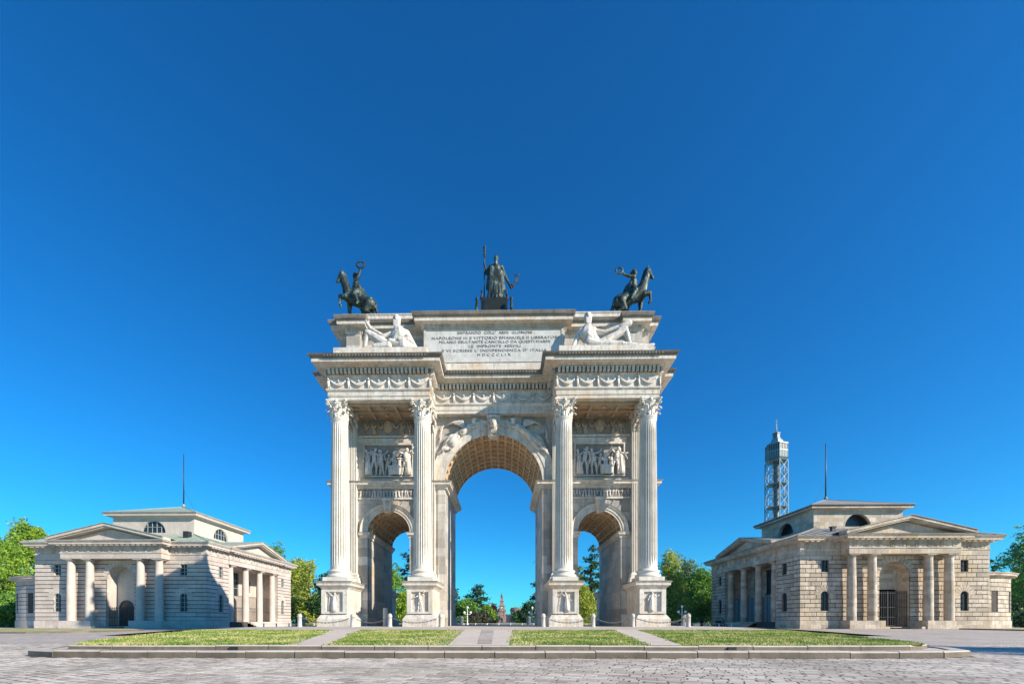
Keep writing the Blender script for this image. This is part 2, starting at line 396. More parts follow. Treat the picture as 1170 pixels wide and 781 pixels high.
# ------------------------------------------------------------------ small carved people for the reliefs
def rfig(mb, x, y, z, h, lean=0, robe=False, arm=None, depth=.5, seed=0, m=0):
    """standing figure in relief, facing -Y, height h"""
    r = random.Random(seed); k = h / 1.75
    o = MB(mb.mats); sw = r.uniform(-.09, .09); st = r.uniform(.08, .16)
    hip = (sw, 0, .93); ch = (sw * .3, 0, 1.32); hd = (lean * .3 + sw * .2, 0, 1.62)
    o.caps(hip, .15, ch, .17, 6, m, 4); o.ball(hd, (.105, .12, .14), 6, 5, m); o.caps(ch, .07, hd, .06, 5, m, 4)
    if robe:
        o.lathe([(.27, 0), (.25, .3), (.2, .7), (.17, 1.0), (.2, 1.3)], sw * .5, 0, 8, m)
        for q in range(5):
            a = -pi + q * pi / 4; o.caps((sw * .5 + .25 * cos(a), .25 * sin(a), .03), .035, (sw * .3 + .12 * cos(a), .16 * sin(a), 1.1), .03, 4, m, 3)
    else:
        for sx in (-1, 1):
            kn = (sw + sx * st * 1.1, -.06 * sx, .5); o.caps((hip[0] + sx * .08, 0, .9), .1, kn, .075, 6, m, 4)
            o.caps(kn, .07, (sw + sx * (st + .04), 0, .08), .05, 6, m, 4); o.ball((sw + sx * (st + .05), -.07, .04), (.05, .11, .05), 5, 4, m)
    for sx in (-1, 1):
        sh = (ch[0] + sx * .18, 0, 1.4); t = arm[0 if sx < 0 else 1] if arm else r.choice([-1.2, -.9, -.5, .2, .7])
        el = (sh[0] + sx * .26 * cos(t), -.08, sh[2] + .26 * sin(t)); t2 = t + r.uniform(-.3, 1.0)
        ha = (el[0] + sx * .24 * cos(t2), -.12, el[2] + .24 * sin(t2))
        o.caps(sh, .065, el, .05, 5, m, 4); o.caps(el, .05, ha, .04, 5, m, 4)
    mb.merge(o, lambda a, b, c: (x + a * k + lean * c * k * .25, y + b * k * depth, z + c * k))
# ================================================================== THE ARCH
C0 = -.68                       # arch axis
YW, YB = 31.0, 37.8             # wall planes of the core
YC = (YW + YB) / 2
ZG = 0.0
def A(u, d, z): return (C0 + u, d, z)
arch = thing('triumphal_arch', 'huge pale marble triumphal arch with three openings and tall fluted columns', 'triumphal arch', (C0, YC, 0))
UB = 11.3; US = 7.45
MO = (0, 3.45, -.1, 10.1, True)
SO = [(-US, 1.5, -.1, 6.63, True), (US, 1.5, -.1, 6.63, True)]
# ---- wall body
w = MB(['marble_block', 'marble_vault', 'marble'])
wall(w, -UB, UB, -.1, 15.0, YW, YB, [MO] + SO, A, 0, 0, True, False, 40)
for sgn in (-1, 1):               # plinth along the piers
    for a, b in ((3.45, 5.95), (8.95, UB)):
        x0, x1 = sgn * a, sgn * b
        for (pz, e) in ((.55, .14), (.85, .07)):
            lo, hi = min(x0, x1) + (.0), max(x0, x1)
            w.box(C0 + lo - (0 if a > 4 or sgn > 0 else 0), C0 + hi, YW - e, YW + .1, -.1, pz, 2)
w.build('wall', arch)
# ---- impost band / string course all round (z 9.93-10.25) and side imposts
def band(u0, u1, y0, y1, z0, z1, p, name=None, mats=('marble', 'marble_dirty')):
    b = MB(list(mats)); h = z1 - z0
    path = [(C0 + u0, y0), (C0 + u1, y0), (C0 + u1, y1), (C0 + u0, y1)]
    prof = [(0.0, z0), (p * .3, z0), (p * .35, z0 + h * .35), (p * .8, z0 + h * .5), (p * .8, z0 + h * .78), (p, z0 + h * .95), (p, z1), (0, z1 + .004)]
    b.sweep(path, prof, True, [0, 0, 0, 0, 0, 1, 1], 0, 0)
    return b
for u0, u1 in ((-UB, -3.45), (3.45, UB)): band(u0, u1, YW, YB, 9.72, 10.2, .5).build('string_course', arch)
for c in (-US, US):
    for u0, u1 in ((c - 1.5 - .45, c - 1.5), (c + 1.5, c + 1.5 + .45)):
        band(u0, u1, YW - .02, YB + .02, 6.25, 6.67, .22).build('impost', arch)
def strip(*a): q = MB(['marble_block']); q.box(*a); q.build('jamb_strip', arch)
for sgn in (-1, 1):               # flat antae framing the openings
    strip(C0 + sgn * 3.46, C0 + sgn * 3.95, YW - .08, YW + .1, .85, 9.72)
    strip(C0 + sgn * 3.43, C0 + sgn * 3.5, YB - 1.2, YB - .4, .0, 9.72)
    for s2 in (-1, 1):
        c = sgn * US
        strip(C0 + c + s2 * 1.5, C0 + c + s2 * 1.93, YW - .07, YW + .1, .85, 6.25)
# ---- archivolts
def archivolt(c, r, zs, wd, name):
    b = MB(['marble', 'marble_dirty']); n = 40
    prof = [(0, .0), (0, .10), (wd * .3, .10), (wd * .3, .14), (wd * .65, .14), (wd * .65, .18), (wd * .85, .22), (wd, .26), (wd, 0)]
    rings = []
    for k in range(n + 1):
        t = pi * k / n
        rings.append([b.V(C0 + c - (r + o) * cos(t), YW - d, zs + (r + o) * sin(t)) for o, d in prof])
    for p, q in zip(rings, rings[1:]):
        for i in range(len(prof) - 1): b.F((p[i], q[i], q[i + 1], p[i + 1]), 1 if i == 7 else 0, False)
    b.F(rings[0]); b.F(rings[-1])
    return b.build(name, arch)
archivolt(0, 3.45, 10.1, .95, 'archivolt')
for c in (-US, US): archivolt(c, 1.5, 6.63, .52, 'archivolt')
# ---- coffered vaults
def vault(c, r, zs, na, ny, y0, y1, name):
    b = MB(['marble_vault', 'marble_vault_deep'])
    def P(t, y, rr): return b.V(C0 + c - rr * cos(t), y, zs + rr * sin(t))
    mt, my = .13, .16
    for i in range(na):
        a0, a1 = pi * i / na, pi * (i + 1) / na; e = (a1 - a0) * .13
        for j in range(ny):
            p0, p1 = y0 + (y1 - y0) * j / ny, y0 + (y1 - y0) * (j + 1) / ny; ey = (p1 - p0) * .12
            lv = []
            for (k, rr) in ((0, r), (1, r), (1, r + .14), (1.9, r + .14), (1.9, r + .26)):
                lv.append([P(a0 + e * k, p0 + ey * k, rr), P(a1 - e * k, p0 + ey * k, rr), P(a1 - e * k, p1 - ey * k, rr), P(a0 + e * k, p1 - ey * k, rr)])
            for q, (s, t) in enumerate(zip(lv, lv[1:])):
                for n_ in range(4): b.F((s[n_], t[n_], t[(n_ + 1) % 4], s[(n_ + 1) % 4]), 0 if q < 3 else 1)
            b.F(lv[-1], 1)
            am, ym = (a0 + a1) / 2, (p0 + p1) / 2      # rosette
            rr = r + .16; b.ball((C0 + c - rr * cos(am), ym, zs + rr * sin(am)), .10 if r > 2 else .06, 6, 4, 0)
    return b.build(name, arch)
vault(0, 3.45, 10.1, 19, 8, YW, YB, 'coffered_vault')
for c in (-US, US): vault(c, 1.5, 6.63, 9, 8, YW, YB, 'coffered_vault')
# ---- keystones: scrolled console, with a carved head on the main one
def keystone(c, zb, zt, wb, wt, name, head):
    b = MB(['marble'])
    n = 10; pr = []
    for k in range(n + 1):
        t = k / n; z = zb + (zt - zb) * t
        pr.append((z, .30 + .22 * sin(t * pi * 1.0) + .12 * t))
    for sgn in (-1, 1):
        for (z0, d0), (z1, d1) in zip(pr, pr[1:]):
            w0 = wb + (wt - wb) * (z0 - zb) / (zt - zb); w1 = wb + (wt - wb) * (z1 - zb) / (zt - zb)
            if sgn < 0:
                b.poly([A(-w0 + c, YW - d0, z0), A(w0 + c, YW - d0, z0), A(w1 + c, YW - d1, z1), A(-w1 + c, YW - d1, z1)])
            b.poly([A(sgn * w0 + c, YW - d0, z0), A(sgn * w0 + c, YW + .1, z0), A(sgn * w1 + c, YW + .1, z1), A(sgn * w1 + c, YW - d1, z1)])
    b.poly([A(-wb + c, YW - .3, zb), A(-wb + c, YW + .1, zb), A(wb + c, YW + .1, zb), A(wb + c, YW - .3, zb)])
    for q in (-.6, 0, .6): b.tube([A(q * wb + c, YW - d - .02, z) for z, d in pr], .045, 5)
    b.tube([A(-wt * 1.05 + c, YW - .5, zt - .14), A(wt * 1.05 + c, YW - .5, zt - .14)], .13, 10)
    b.tube([A(-wb * 1.15 + c, YW - .36, zb + .1), A(wb * 1.15 + c, YW - .36, zb + .1)], .1, 10)
    if head:
        b.ball(A(c, YW - .72, zb + .72), (.24, .24, .33), 10, 8); b.ball(A(c, YW - .66, zb + .98), (.3, .24, .16), 10, 6)
        b.ball(A(c, YW - .95, zb + .70), (.05, .07, .1), 6, 4)
        for q in range(5): b.caps(A(c - .2 + .1 * q, YW - .72, zb + .5), .07, A(c - .14 + .07 * q, YW - .7, zb + .2), .03, 5, 0, 4)
        for s in (-1, 1): b.caps(A(c + s * .27, YW - .6, zb + .95), .08, A(c + s * .3, YW - .55, zb + .4), .06, 5, 0, 4)
    return b.build(name, arch)
keystone(0, 13.25, 14.78, .34, .46, 'keystone', True)
for c in (-US, US): keystone(c, 7.95, 9.05, .2, .36, 'keystone', False)
# voussoirs fanning above the side arches + festoon relief in their spandrels
for c in (-US, US):
    vs = MB(['marble_block', 'marble_relief'])
    for k in range(13):
        t = pi * (k + .5) / 13
        if abs(t - pi / 2) < .2: continue
        r0, r1 = 2.05, 2.5 + .25 * (k % 2)
        dx, dz = -cos(t), sin(t)
        if 6.7 + r0 * dz < 7.0: continue
        for f, off in ((-1, 0),):
            vs.obox(A(c + dx * (r0 + r1) / 2, YW - .01, 6.63 + dz * (r0 + r1) / 2), ((-dz, 0, dx), (0, 1, 0), (dx, 0, dz)), (.17, .035, (r1 - r0) / 2), 0)
    vs.build('voussoir_ring', arch)

# ---- reliefs of the side bays
def frame(b, u0, u1, z0, z1, t, d, m=0):
    b.box(C0 + u0 - t, C0 + u1 + t, YW - d, YW + .05, z1, z1 + t, m); b.box(C0 + u0 - t, C0 + u1 + t, YW - d, YW + .05, z0 - t, z0, m)
    b.box(C0 + u0 - t, C0 + u0, YW - d, YW + .05, z0, z1, m); b.box(C0 + u1, C0 + u1 + t, YW - d, YW + .05, z0, z1, m)
for c in (-US, US):
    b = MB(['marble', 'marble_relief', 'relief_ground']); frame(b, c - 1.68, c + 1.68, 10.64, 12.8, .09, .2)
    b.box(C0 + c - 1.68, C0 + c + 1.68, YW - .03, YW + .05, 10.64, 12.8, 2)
    rr = random.Random(int(c * 10))
    for k in range(9):
        x = c - 1.42 + 2.84 * k / 8 + rr.uniform(-.07, .07)
        rfig(b, C0 + x, YW - .16 - .08 * (k % 2), 10.66, rr.uniform(1.7, 1.95) if abs(k - 5) > 1 else 1.5, rr.uniform(-.3, .3), rr.random() < .35, None, .8, k + int(c), 1)
    b.box(C0 + c + .1, C0 + c + .85, YW - .34, YW, 10.66, 11.2, 1); b.box(C0 + c + .02, C0 + c + .93, YW - .38, YW, 11.2, 11.3, 1)
    b.caps(A(c + .3, YW - .3, 11.7), .09, A(c + .7, YW - .3, 12.3), .07, 6, 1)
    b.build('relief_panel', arch)
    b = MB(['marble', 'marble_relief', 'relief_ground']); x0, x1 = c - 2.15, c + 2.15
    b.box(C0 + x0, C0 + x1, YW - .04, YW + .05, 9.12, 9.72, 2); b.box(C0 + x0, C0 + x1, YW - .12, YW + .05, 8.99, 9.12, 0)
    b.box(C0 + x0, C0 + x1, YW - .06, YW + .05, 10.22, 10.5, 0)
    for k in range(20):
        x = x0 + .15 + (x1 - x0 - .3) * k / 19
        rfig(b, C0 + x, YW - .08, 9.13, rr.uniform(.5, .58), rr.uniform(-.5, .5), rr.random() < .3, None, .9, 50 + k + int(c), 1)
    b.build('figure_frieze', arch)
    b = MB(['marble', 'soffit', 'relief_ground']); b.box(C0 + x0, C0 + x1, YW - .05, YW + .05, 13.5, 14.75, 2); b.box(C0 + x0, C0 + x1, YW - .12, YW + .05, 13.36, 13.5, 0)
    b.box(C0 + c - 1.9, C0 + c + 1.9, YW - .09, YW + .05, 12.92, 13.3, 0)
    b.ball(A(c, YW - .12, 14.15), (.38, .14, .5), 10, 8, 1); b.ball(A(c, YW - .25, 14.3), (.2, .12, .25), 8, 6, 1)
    for s in (-1, 1):
        for q in range(3): b.tube([A(c + s * (.3 + .5 * q + .12 * k), YW - .14, 14.45 - .45 * sin(pi * k / 4)) for k in range(5)], .08, 6, 1)
        rfig(b, C0 + c + s * .95, YW - .14, 13.55, 1.1, s * .5, True, None, .5, 90 + s, 1)
        rfig(b, C0 + c + s * 1.65, YW - .14, 13.55, 1.05, -s * .4, False, None, .5, 95 + s, 1)
    b.build('trophy_relief', arch)
# ---- winged Victories in the main spandrels
for s in (-1, 1):
    b = MB(['marble_relief']); X = lambda u, z, d=.22: A(s * u, YW - d, z)
    b.caps(X(2.55, 13.35), .24, X(1.75, 14.0), .22, 8); b.ball(X(1.38, 14.38, .28), (.17, .15, .2), 8, 6); b.caps(X(1.75, 14.0), .12, X(1.4, 14.3), .08, 6)
    b.caps(X(2.55, 13.35), .26, X(3.3, 12.75), .17, 8); b.caps(X(3.3, 12.75), .15, X(3.75, 12.15), .08, 6)
    b.caps(X(2.6, 13.25), .22, X(3.05, 12.55), .15, 8); b.caps(X(3.05, 12.55), .14, X(3.75, 12.35), .07, 6)
    for q in range(7):
        b.caps(X(2.2 + .08 * q, 13.5 - .04 * q, .3), .06, X(3.3 + .09 * q, 12.75 - .11 * q, .26), .05, 5, 0, 4)
    b.caps(X(1.75, 14.05), .09, X(1.25, 13.95, .3), .06, 6); b.caps(X(1.25, 13.95, .3), .06, X(.85, 14.3, .26), .05, 6)
    b.tube([X(.85 + .22 * cos(2 * pi * k / 12), 14.25 + .22 * sin(2 * pi * k / 12), .2) for k in range(12)], .055, 5, 0, True, True)
    b.caps(X(2.0, 13.95), .08, X(2.55, 14.2, .3), .05, 6)
    for q in range(8):               # wing
        t = q / 7; b.tube([X(2.05, 13.98, .14), X(2.2 + .65 * t, 14.45 - .1 * t, .2), X(2.3 + 1.15 * t, 14.68 - .55 * t * t, .12)], [.08, .085, .02], 5)
    b.tube([X(.75 - .0 + .12 * q, 14.45 + .1 * sin(q * 1.3), .12) for q in range(8)], .045, 5)
    for q in range(9):               # wind-blown mantle trailing behind the legs
        b.tube([X(2.5 + .1 * q, 13.55 - .05 * q, .16), X(3.0 + .09 * q, 13.45 - .14 * q, .22 + .04 * (q % 2)), X(3.5 + .05 * q, 13.1 - .16 * q, .14)], [.05, .075, .04], 5)
    for q in range(5):
        b.tube([X(3.55 + .05 * q, 14.2 - .05 * q, .1), X(3.75, 13.6 - .1 * q, .16), X(3.6 + .08 * q, 13.2 - .1 * q, .1)], [.03, .06, .03], 5)
    b.ball(X(1.36, 14.5, .3), (.19, .13, .13), 8, 5); b.caps(X(1.85, 13.9, .38), .09, X(2.3, 13.5, .4), .1, 6)
    b.build('spandrel_relief', arch)

# ---- pedestals and columns
UC = [-10.21, -4.68, 4.68, 10.21]
YCOL = 29.0
def pedestal(u, name, parent, y0, y1, back=False):
    h = .84; x0, x1 = C0 + u - h, C0 + u + h
    b = MB(['marble', 'marble_dirty', 'marble_relief'])
    path = [(x0, y0), (x1, y0), (x1, y1), (x0, y1)]
    prof = [(.25, -.1), (.25, .50), (.22, .53), (.10, .72), (.03, .80), (0, .82), (0, 2.42), (.05, 2.46), (.08, 2.52), (.26, 2.66), (.26, 2.78), (.34, 2.88), (.34, 2.93), (.05, 2.97)]
    b.sweep(path, prof, True, [0] * 6 + [0, 0, 0, 0, 0, 1, 1], 0, 0)
    o = b.build(name, parent)
    return o
def capital(parent, cx, cy, z0, z1, r, name='capital'):
    b = MB(['marble_shaft', 'marble_relief']); H = z1 - z0
    prof = [(r, z0), (r * 1.08, z0 + .02), (r * 1.08, z0 + .09), (r, z0 + .12), (r * .98, z0 + H * .3), (r * 1.02, z0 + H * .6), (r * 1.25, z0 + H * .84), (r * 1.3, z0 + H * .87)]
    b.lathe(prof, cx, cy, 20)
    def leaf(a, rb, zb, ht, out, wd):
        n = 7; L_ = []
        for k in range(n):
            t = k / (n - 1); rad = rb + .03 + .05 * t + out * max(0, t - .35) ** 2 * 2.2; z = zb + ht * (sin(min(t, .8) / .8 * pi / 2) - (max(0, t - .8) / .2) ** 1.3 * .28)
            ww = wd * (1 - .55 * t) * (1 + .18 * (k % 2))
            row = []
            for q, bend in ((-1, -.03), (-.5, .02), (0, -.005), (.5, .02), (1, -.03)):
                rr = rad + bend; x = cx + rr * cos(a) - q * ww * sin(a); y = cy + rr * sin(a) + q * ww * cos(a); row.append(b.V(x, y, z - abs(q) * .02))
            L_.append(row)
        for p, q in zip(L_, L_[1:]):
            for i in range(4): b.F((p[i], p[i + 1], q[i + 1], q[i]), 0, False)
    for k in range(8): leaf(2 * pi * k / 8, r, z0 + .12, H * .33, .26, r * .30)
    for k in range(8): leaf(2 * pi * (k + .5) / 8, r * 1.0, z0 + H * .2, H * .46, .30, r * .30)
    for k in range(8): leaf(2 * pi * k / 8, r * 1.04, z0 + H * .48, H * .32, .30, r * .16)
    for k in range(4):
        a = pi / 4 + k * pi / 2; c_, s_ = cos(a), sin(a)
        for da in (-.16, .16):
            pts = []
            for q in range(12):
                t = q / 11
                if t < .45: rr = r * 1.05 + (t / .45) ** 1.6 * (r * .52); z = z0 + H * (.5 + .36 * (t / .45))
                else:
                    th = (t - .45) / .55 * 2 * pi * .95; q2 = .10 * (1 - .6 * (t - .45) / .55); rr = r * 1.57 + q2 * sin(th); z = z0 + H * .86 - .10 + q2 * cos(th)
                aa = a + da * (1 - t * .8); pts.append((cx + rr * cos(aa), cy + rr * sin(aa), z))
            b.tube(pts, .035, 5)
    # concave abacus with bevelled corners
    za, zb = z0 + H * .88, z1; hw = r * 1.28; pts = []
    for k in range(4):
        a = k * pi / 2; 
        for q in range(9):
            t = -1 + 2 * q / 8; off = hw * (1 - .17 * (1 - t * t)) if abs(t) < 1 else hw
            x, y = off, hw * t * .93
            pts.append((cx + x * cos(a) - y * sin(a), cy + x * sin(a) + y * cos(a)))
    b.sweep(pts, [(-.05, za), (0, za + .02), (0, za + (zb - za) * .5), (.05, za + (zb - za) * .6), (.05, zb)], True, None, 0, 0)
    for k in range(4):
        a = k * pi / 2; b.ball((cx + hw * .92 * cos(a), cy + hw * .92 * sin(a), za + .05), (.12, .12, .13), 6, 5)
    return b.build(name, parent)
def flute_shaft(b, cx, cy, r0, r1, z0, z1, nf=24, m=0, ang=(0, 2 * pi)):
    per = 6; prof = []; n = nf * per; rings = []; steps = 12
    for k in range(steps + 1):
        t = k / steps; z = z0 + (z1 - z0) * t; r = r0 + (r1 - r0) * (t ** 1.6)
        ring = []
        for i in range(n):
            q = (i % per) / per; dep = 0 if q < .17 else .095 * r / .6 * sin((q - .17) / .83 * pi) ** .7
            if k in (0, steps): dep = 0
            rr = r - dep; a = 2 * pi * i / n; zz = z + (0.12 if k == 0 else 0) * 0
            ring.append(b.V(cx + rr * cos(a), cy + rr * sin(a), z))
        rings.append(ring)
    # short end tapers of the flutes
    for p, q in zip(rings, rings[1:]):
        for i in range(n): j = (i + 1) % n; b.F((p[i], p[j], q[j], q[i]), m, False)
def column(u, yc, d):
    cx = C0 + u
    b = MB(['marble_shaft'])
    b.box(cx - .82, cx + .82, yc - .82, yc + .82, 2.96, 3.22)
    r = .60
    b.lathe([(r * 1.34, 3.22), (r * 1.38, 3.27), (r * 1.38, 3.35), (r * 1.30, 3.41), (r * 1.16, 3.43), (r * 1.13, 3.50), (r * 1.18, 3.56), (r * 1.24, 3.58), (r * 1.25, 3.64), (r * 1.18, 3.68), (r * 1.06, 3.70), (r, 3.78)], cx, yc, 40)
    # shaft with fillet rings at each end
    b.lathe([(r, 3.77), (r, 3.9)], cx, yc, 40, cap=False); flute_shaft(b, cx, yc, r, .525, 3.9, 13.42)
    b.lathe([(.525, 13.42), (.525, 13.5), (.56, 13.53), (.56, 13.58), (.525, 13.6)], cx, yc, 40, cap=False)
    o = b.build('column', arch); capital(o, cx, yc, 13.6, 14.79, .525)
    return o
for i, u in enumerate(UC):
    p = pedestal(u, 'pedestal', arch, YCOL - .84, YW)
    b = MB(['marble', 'marble_relief', 'relief_ground']); cx = C0 + u; y = YCOL - .84
    fr = [(cx - .84, cx - .55), (cx + .55, cx + .84)]
    for x0, x1 in fr: b.box(x0 + .003, x1 - .003, y - .14, y + .01, .84, 2.40)
    b.box(cx - .55, cx + .55, y - .14, y + .01, 2.24, 2.40); b.box(cx - .55, cx + .55, y - .14, y + .01, .84, .98)
    rfig(b, cx + (-.03, .04, .06, -.05)[i], y - .10, .98, 1.24, (.1, -.15, -.2, .1)[i], i != 1, ((.9, -1.0), (-.4, .9), (.8, -1.2), (-1.1, -.3))[i], .8, 300 + i, 1)
    if i in (0, 2): b.caps((cx - .42, y - .05, 1.0), .02, (cx - .30, y - .06, 2.15), .02, 5, 1)
    b.build('relief', p)
    column(u, YCOL, -1)
    # fluted pilaster answering the column
    q = MB(['marble_shaft']); y0 = YW - .42
    q.box(cx - .80, cx + .80, y0 - .25, YW, 2.962, 3.22)
    q.sweep([(cx - .55, y0), (cx + .55, y0), (cx + .55, YW + .05), (cx - .55, YW + .05)], [(.2, 3.22), (.2, 3.4), (.1, 3.45), (.12, 3.62), (0, 3.75), (0, 3.76)])
    n = 7; wd = 1.1 / n
    pts = [(cx - .55, YW + .0)]
    for k in range(n):
        x = cx - .55 + wd * k
        pts += [(x, y0), (x + wd * .2, y0), (x + wd * .3, y0 + .05), (x + wd * .5, y0 + .07), (x + wd * .7, y0 + .05), (x + wd * .8, y0)]
    pts += [(cx + .55, y0), (cx + .55, YW + .0)]
    for a, c in zip(pts, pts[1:]): q.poly([(a[0], a[1], 3.76), (c[0], c[1], 3.76), (c[0], c[1], 13.6), (a[0], a[1], 13.6)])
    o = q.build('pilaster', arch)
    k = MB(['marble_relief', 'marble_shaft']); k.box(cx - .55, cx + .55, y0, YW, 13.6, 14.75)
    k.box(cx - .72, cx + .72, y0 - .2, YW, 14.6, 14.79, 1)
    for row in range(3):
        for s in range(4):
            x = cx - .45 + .3 * s + (.15 if row == 1 else 0); z = 13.65 + row * .3
            k.caps((x, y0 - .02, z), .10, (x, y0 - .1 - .05 * row, z + .3), .08, 6, 0, 4); k.ball((x, y0 - .22 - .05 * row, z + .27), (.1, .08, .06), 6, 4)
    for s in (-1, 1): k.tube([(cx + s * (.62 + .1 * cos(t)), y0 - .16, 14.45 + .1 * sin(t)) for t in [x * .6 for x in range(9)]], .04, 5)
    k.build('capital', o)
# the rear row of columns (park side), same shapes mirrored about the core
for u in UC:
    srcs = [o for o in arch.children if o.name.split('.')[0] in ('pedestal', 'column') ]
rear = [o for o in arch.children if o.name.split('.')[0] in ('pedestal', 'column', 'pilaster')]
MIR = Matrix.Translation((0, 2 * YC, 0)) @ Matrix.Rotation(pi, 4, 'Z') @ Matrix.Translation((-2 * C0, 0, 0))
for o in rear:
    c = o.copy(); COL.objects.link(c); c.parent = arch
    c.matrix_parent_inverse = arch.matrix_world.inverted() if False else Matrix.Translation((-C0, -YC, 0)) @ MIR
    for g in o.children:
        h = g.copy(); COL.objects.link(h); h.parent = c

# ---- entablature
def outline(body_u, body_y, aa, ay):
    f = [(-body_u, body_y), (-aa[1], body_y), (-aa[1], ay), (-aa[0], ay), (-aa[0], body_y), (aa[0], body_y), (aa[0], ay), (aa[1], ay), (aa[1], body_y), (body_u, body_y)]
    bk = [(-u, 2 * YC - y) for u, y in f]
    return [(C0 + u, y) for u, y in f + bk]
EP = outline(UB + .02, 30.45, (4.15, 10.74), 28.45)
prof = [(0, 14.8), (0, 15.03), (.04, 15.03), (.04, 15.29), (.10, 15.36), (.13, 15.40), (.13, 15.48), (0, 15.485), (-.02, 16.28), (.08, 16.34), (.10, 16.40), (.12, 16.40), (.12, 16.74), (.30, 16.78), (.34, 16.84), (.80, 16.85), (.80, 17.06), (.84, 17.07), (.95, 17.18), (1.0, 17.27), (0, 17.34)]
e = MB(['marble', 'marble_dirty', 'marble_relief'])
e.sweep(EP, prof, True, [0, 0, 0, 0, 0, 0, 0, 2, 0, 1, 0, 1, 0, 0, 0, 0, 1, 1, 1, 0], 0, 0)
def edge_iter(path, i0, i1):
    for i in range(i0, i1): yield Vector(path[i]), Vector(path[(i + 1) % len(path)])
def along(path, i0, i1, step, fn, inset=0):
    for p, q in edge_iter(path, i0, i1):
        d = (q - p); Ln = d.length
        if Ln < step * 1.2: continue
        d.normalize(); nrm = Vector((d.y, -d.x)); k = max(1, round(Ln / step))
        for j in range(k): fn(p + d * (Ln * (j + .5) / k), d, nrm, Ln / k)
def dent(b, o0, o1, z0, z1, wf, m=0):
    return lambda c, d, n, s: b.obox((*(c + n * (o0 + o1) / 2), (z0 + z1) / 2), ((d.x, d.y, 0), (n.x, n.y, 0), (0, 0, 1)), (s * wf / 2, (o1 - o0) / 2, (z1 - z0) / 2), m)
NE = len(EP)
along(EP, 0, 9, .26, dent(e, .12, .32, 16.42, 16.73, .58)); along(EP, 19, 20, .26, dent(e, .12, .32, 16.42, 16.73, .58)); along(EP, 9, 10, .26, dent(e, .12, .32, 16.42, 16.73, .58))
along(EP, 0, 10, .20, dent(e, .86, .97, 17.10, 17.22, .45, 1))
along(EP, 0, 10, .13, dent(e, .08, .15, 16.33, 16.385, .6, 0))
ent = e.build('entablature', arch)
# sunk ceiling panels under the portico blocks
for s in (-1, 1):
    sf = MB(['soffit', 'marble_relief'])
    for u0, u1 in ((4.75, 10.15),):
        a0, a1 = sorted((C0 + s * u0, C0 + s * u1)); ya, yb = 28.98, 30.98
        sf.box(a0, a1, ya, yb, 14.79, 14.797)
        for x in [a0 + (a1 - a0) * k / 3 for k in range(4)]: sf.box(x - .09, x + .09, ya, yb, 14.62, 14.79)
        for y in (ya, (ya + yb) / 2, yb): sf.box(a0, a1, y - .08, y + .08, 14.64, 14.789)
        for k in range(3):
            for y in (29.48, 30.48): sf.ball((a0 + (a1 - a0) * (k + .5) / 3, y, 14.76), .16, 8, 5)
    sf.build('portico_ceiling', ent)
g = MB(['marble_relief'])
def swag(c, d, n, s):
    z = 16.12; pts = []
    for k in range(9):
        t = k / 8; pts.append((*(c + d * (s * (t - .5) * .86) + n * .05), z - .40 * sin(pi * t)))
    g.tube(pts, [.03, .05, .075, .095, .105, .095, .075, .05, .03], 6)
    for k in range(1, 8, 1): g.ball(pts[k], .075, 5, 4)
    e0 = c - d * (s / 2); 
    g.caps((*(e0 + n * .08), 15.55), .05, (*(e0 + n * .06), 15.95), .09, 6); g.ball((*(e0 + n * .1), 16.12), .075, 6, 4)
    for q in (-1, 1): g.caps((*(e0 + d * q * .1 + n * .04), 15.5), .03, (*(e0 + d * q * .06 + n * .05), 16.1), .03, 5)
    g.ball((*(c + n * .05), 16.02), (.07, .07, .07), 6, 4)
along(EP, 0, 10, 1.35, swag)
g.build('garland_frieze', ent)

# ---- attic
at = MB(['marble', 'marble_dirty', 'marble_block'])
AU = 11.0; AY = 31.25
f = [(-AU, AY), (-10.4, AY), (-10.4, 30.75), (-9.45, 30.75), (-9.45, AY), (-4.95, AY), (-4.95, 30.5), (4.95, 30.5), (4.95, AY), (9.45, AY), (9.45, 30.75), (10.4, 30.75), (10.4, AY), (AU, AY)]
AP = [(C0 + u, y) for u, y in f + [(-u, 2 * YC - y) for u, y in f]]
prof = [(.22, 17.28), (.22, 18.15), (.16, 18.22), (.05, 18.3), (0, 18.32), (0, 20.62), (.05, 20.66), (.05, 20.74), (.08, 20.74), (.08, 20.92), (.18, 20.98), (.50, 21.0), (.50, 21.2), (.53, 21.21), (.62, 21.32), (.68, 21.5), (.68, 21.55), (0, 21.6)]
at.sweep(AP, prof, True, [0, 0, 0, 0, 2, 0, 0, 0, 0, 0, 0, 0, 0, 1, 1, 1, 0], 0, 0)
along(AP, 0, 13, .17, dent(at, .08, .17, 20.76, 20.90, .55)); along(AP, 0, 13, .14, dent(at, .56, .65, 21.34, 21.46, .5, 1))
# blocking course
bc = [(C0 - 10.75, 31.0), (C0 + 10.75, 31.0), (C0 + 10.75, 37.8), (C0 - 10.75, 37.8)]
at.sweep(bc, [(0, 21.5), (0, 22.1), (.05, 22.12), (.05, 22.18), (0, 22.2)], True, None, 0, 0)
# plinths of the reclining figures on the front and rear blocks
for s in (-1, 1):
    for y0, y1 in ((28.75, 31.2), (37.6, 40.05)):
        at.box(C0 + s * 7.45 - 3.1, C0 + s * 7.45 + 3.1, y0, y1, 17.25, 18.42, 0)
attic = at.build('attic', arch)
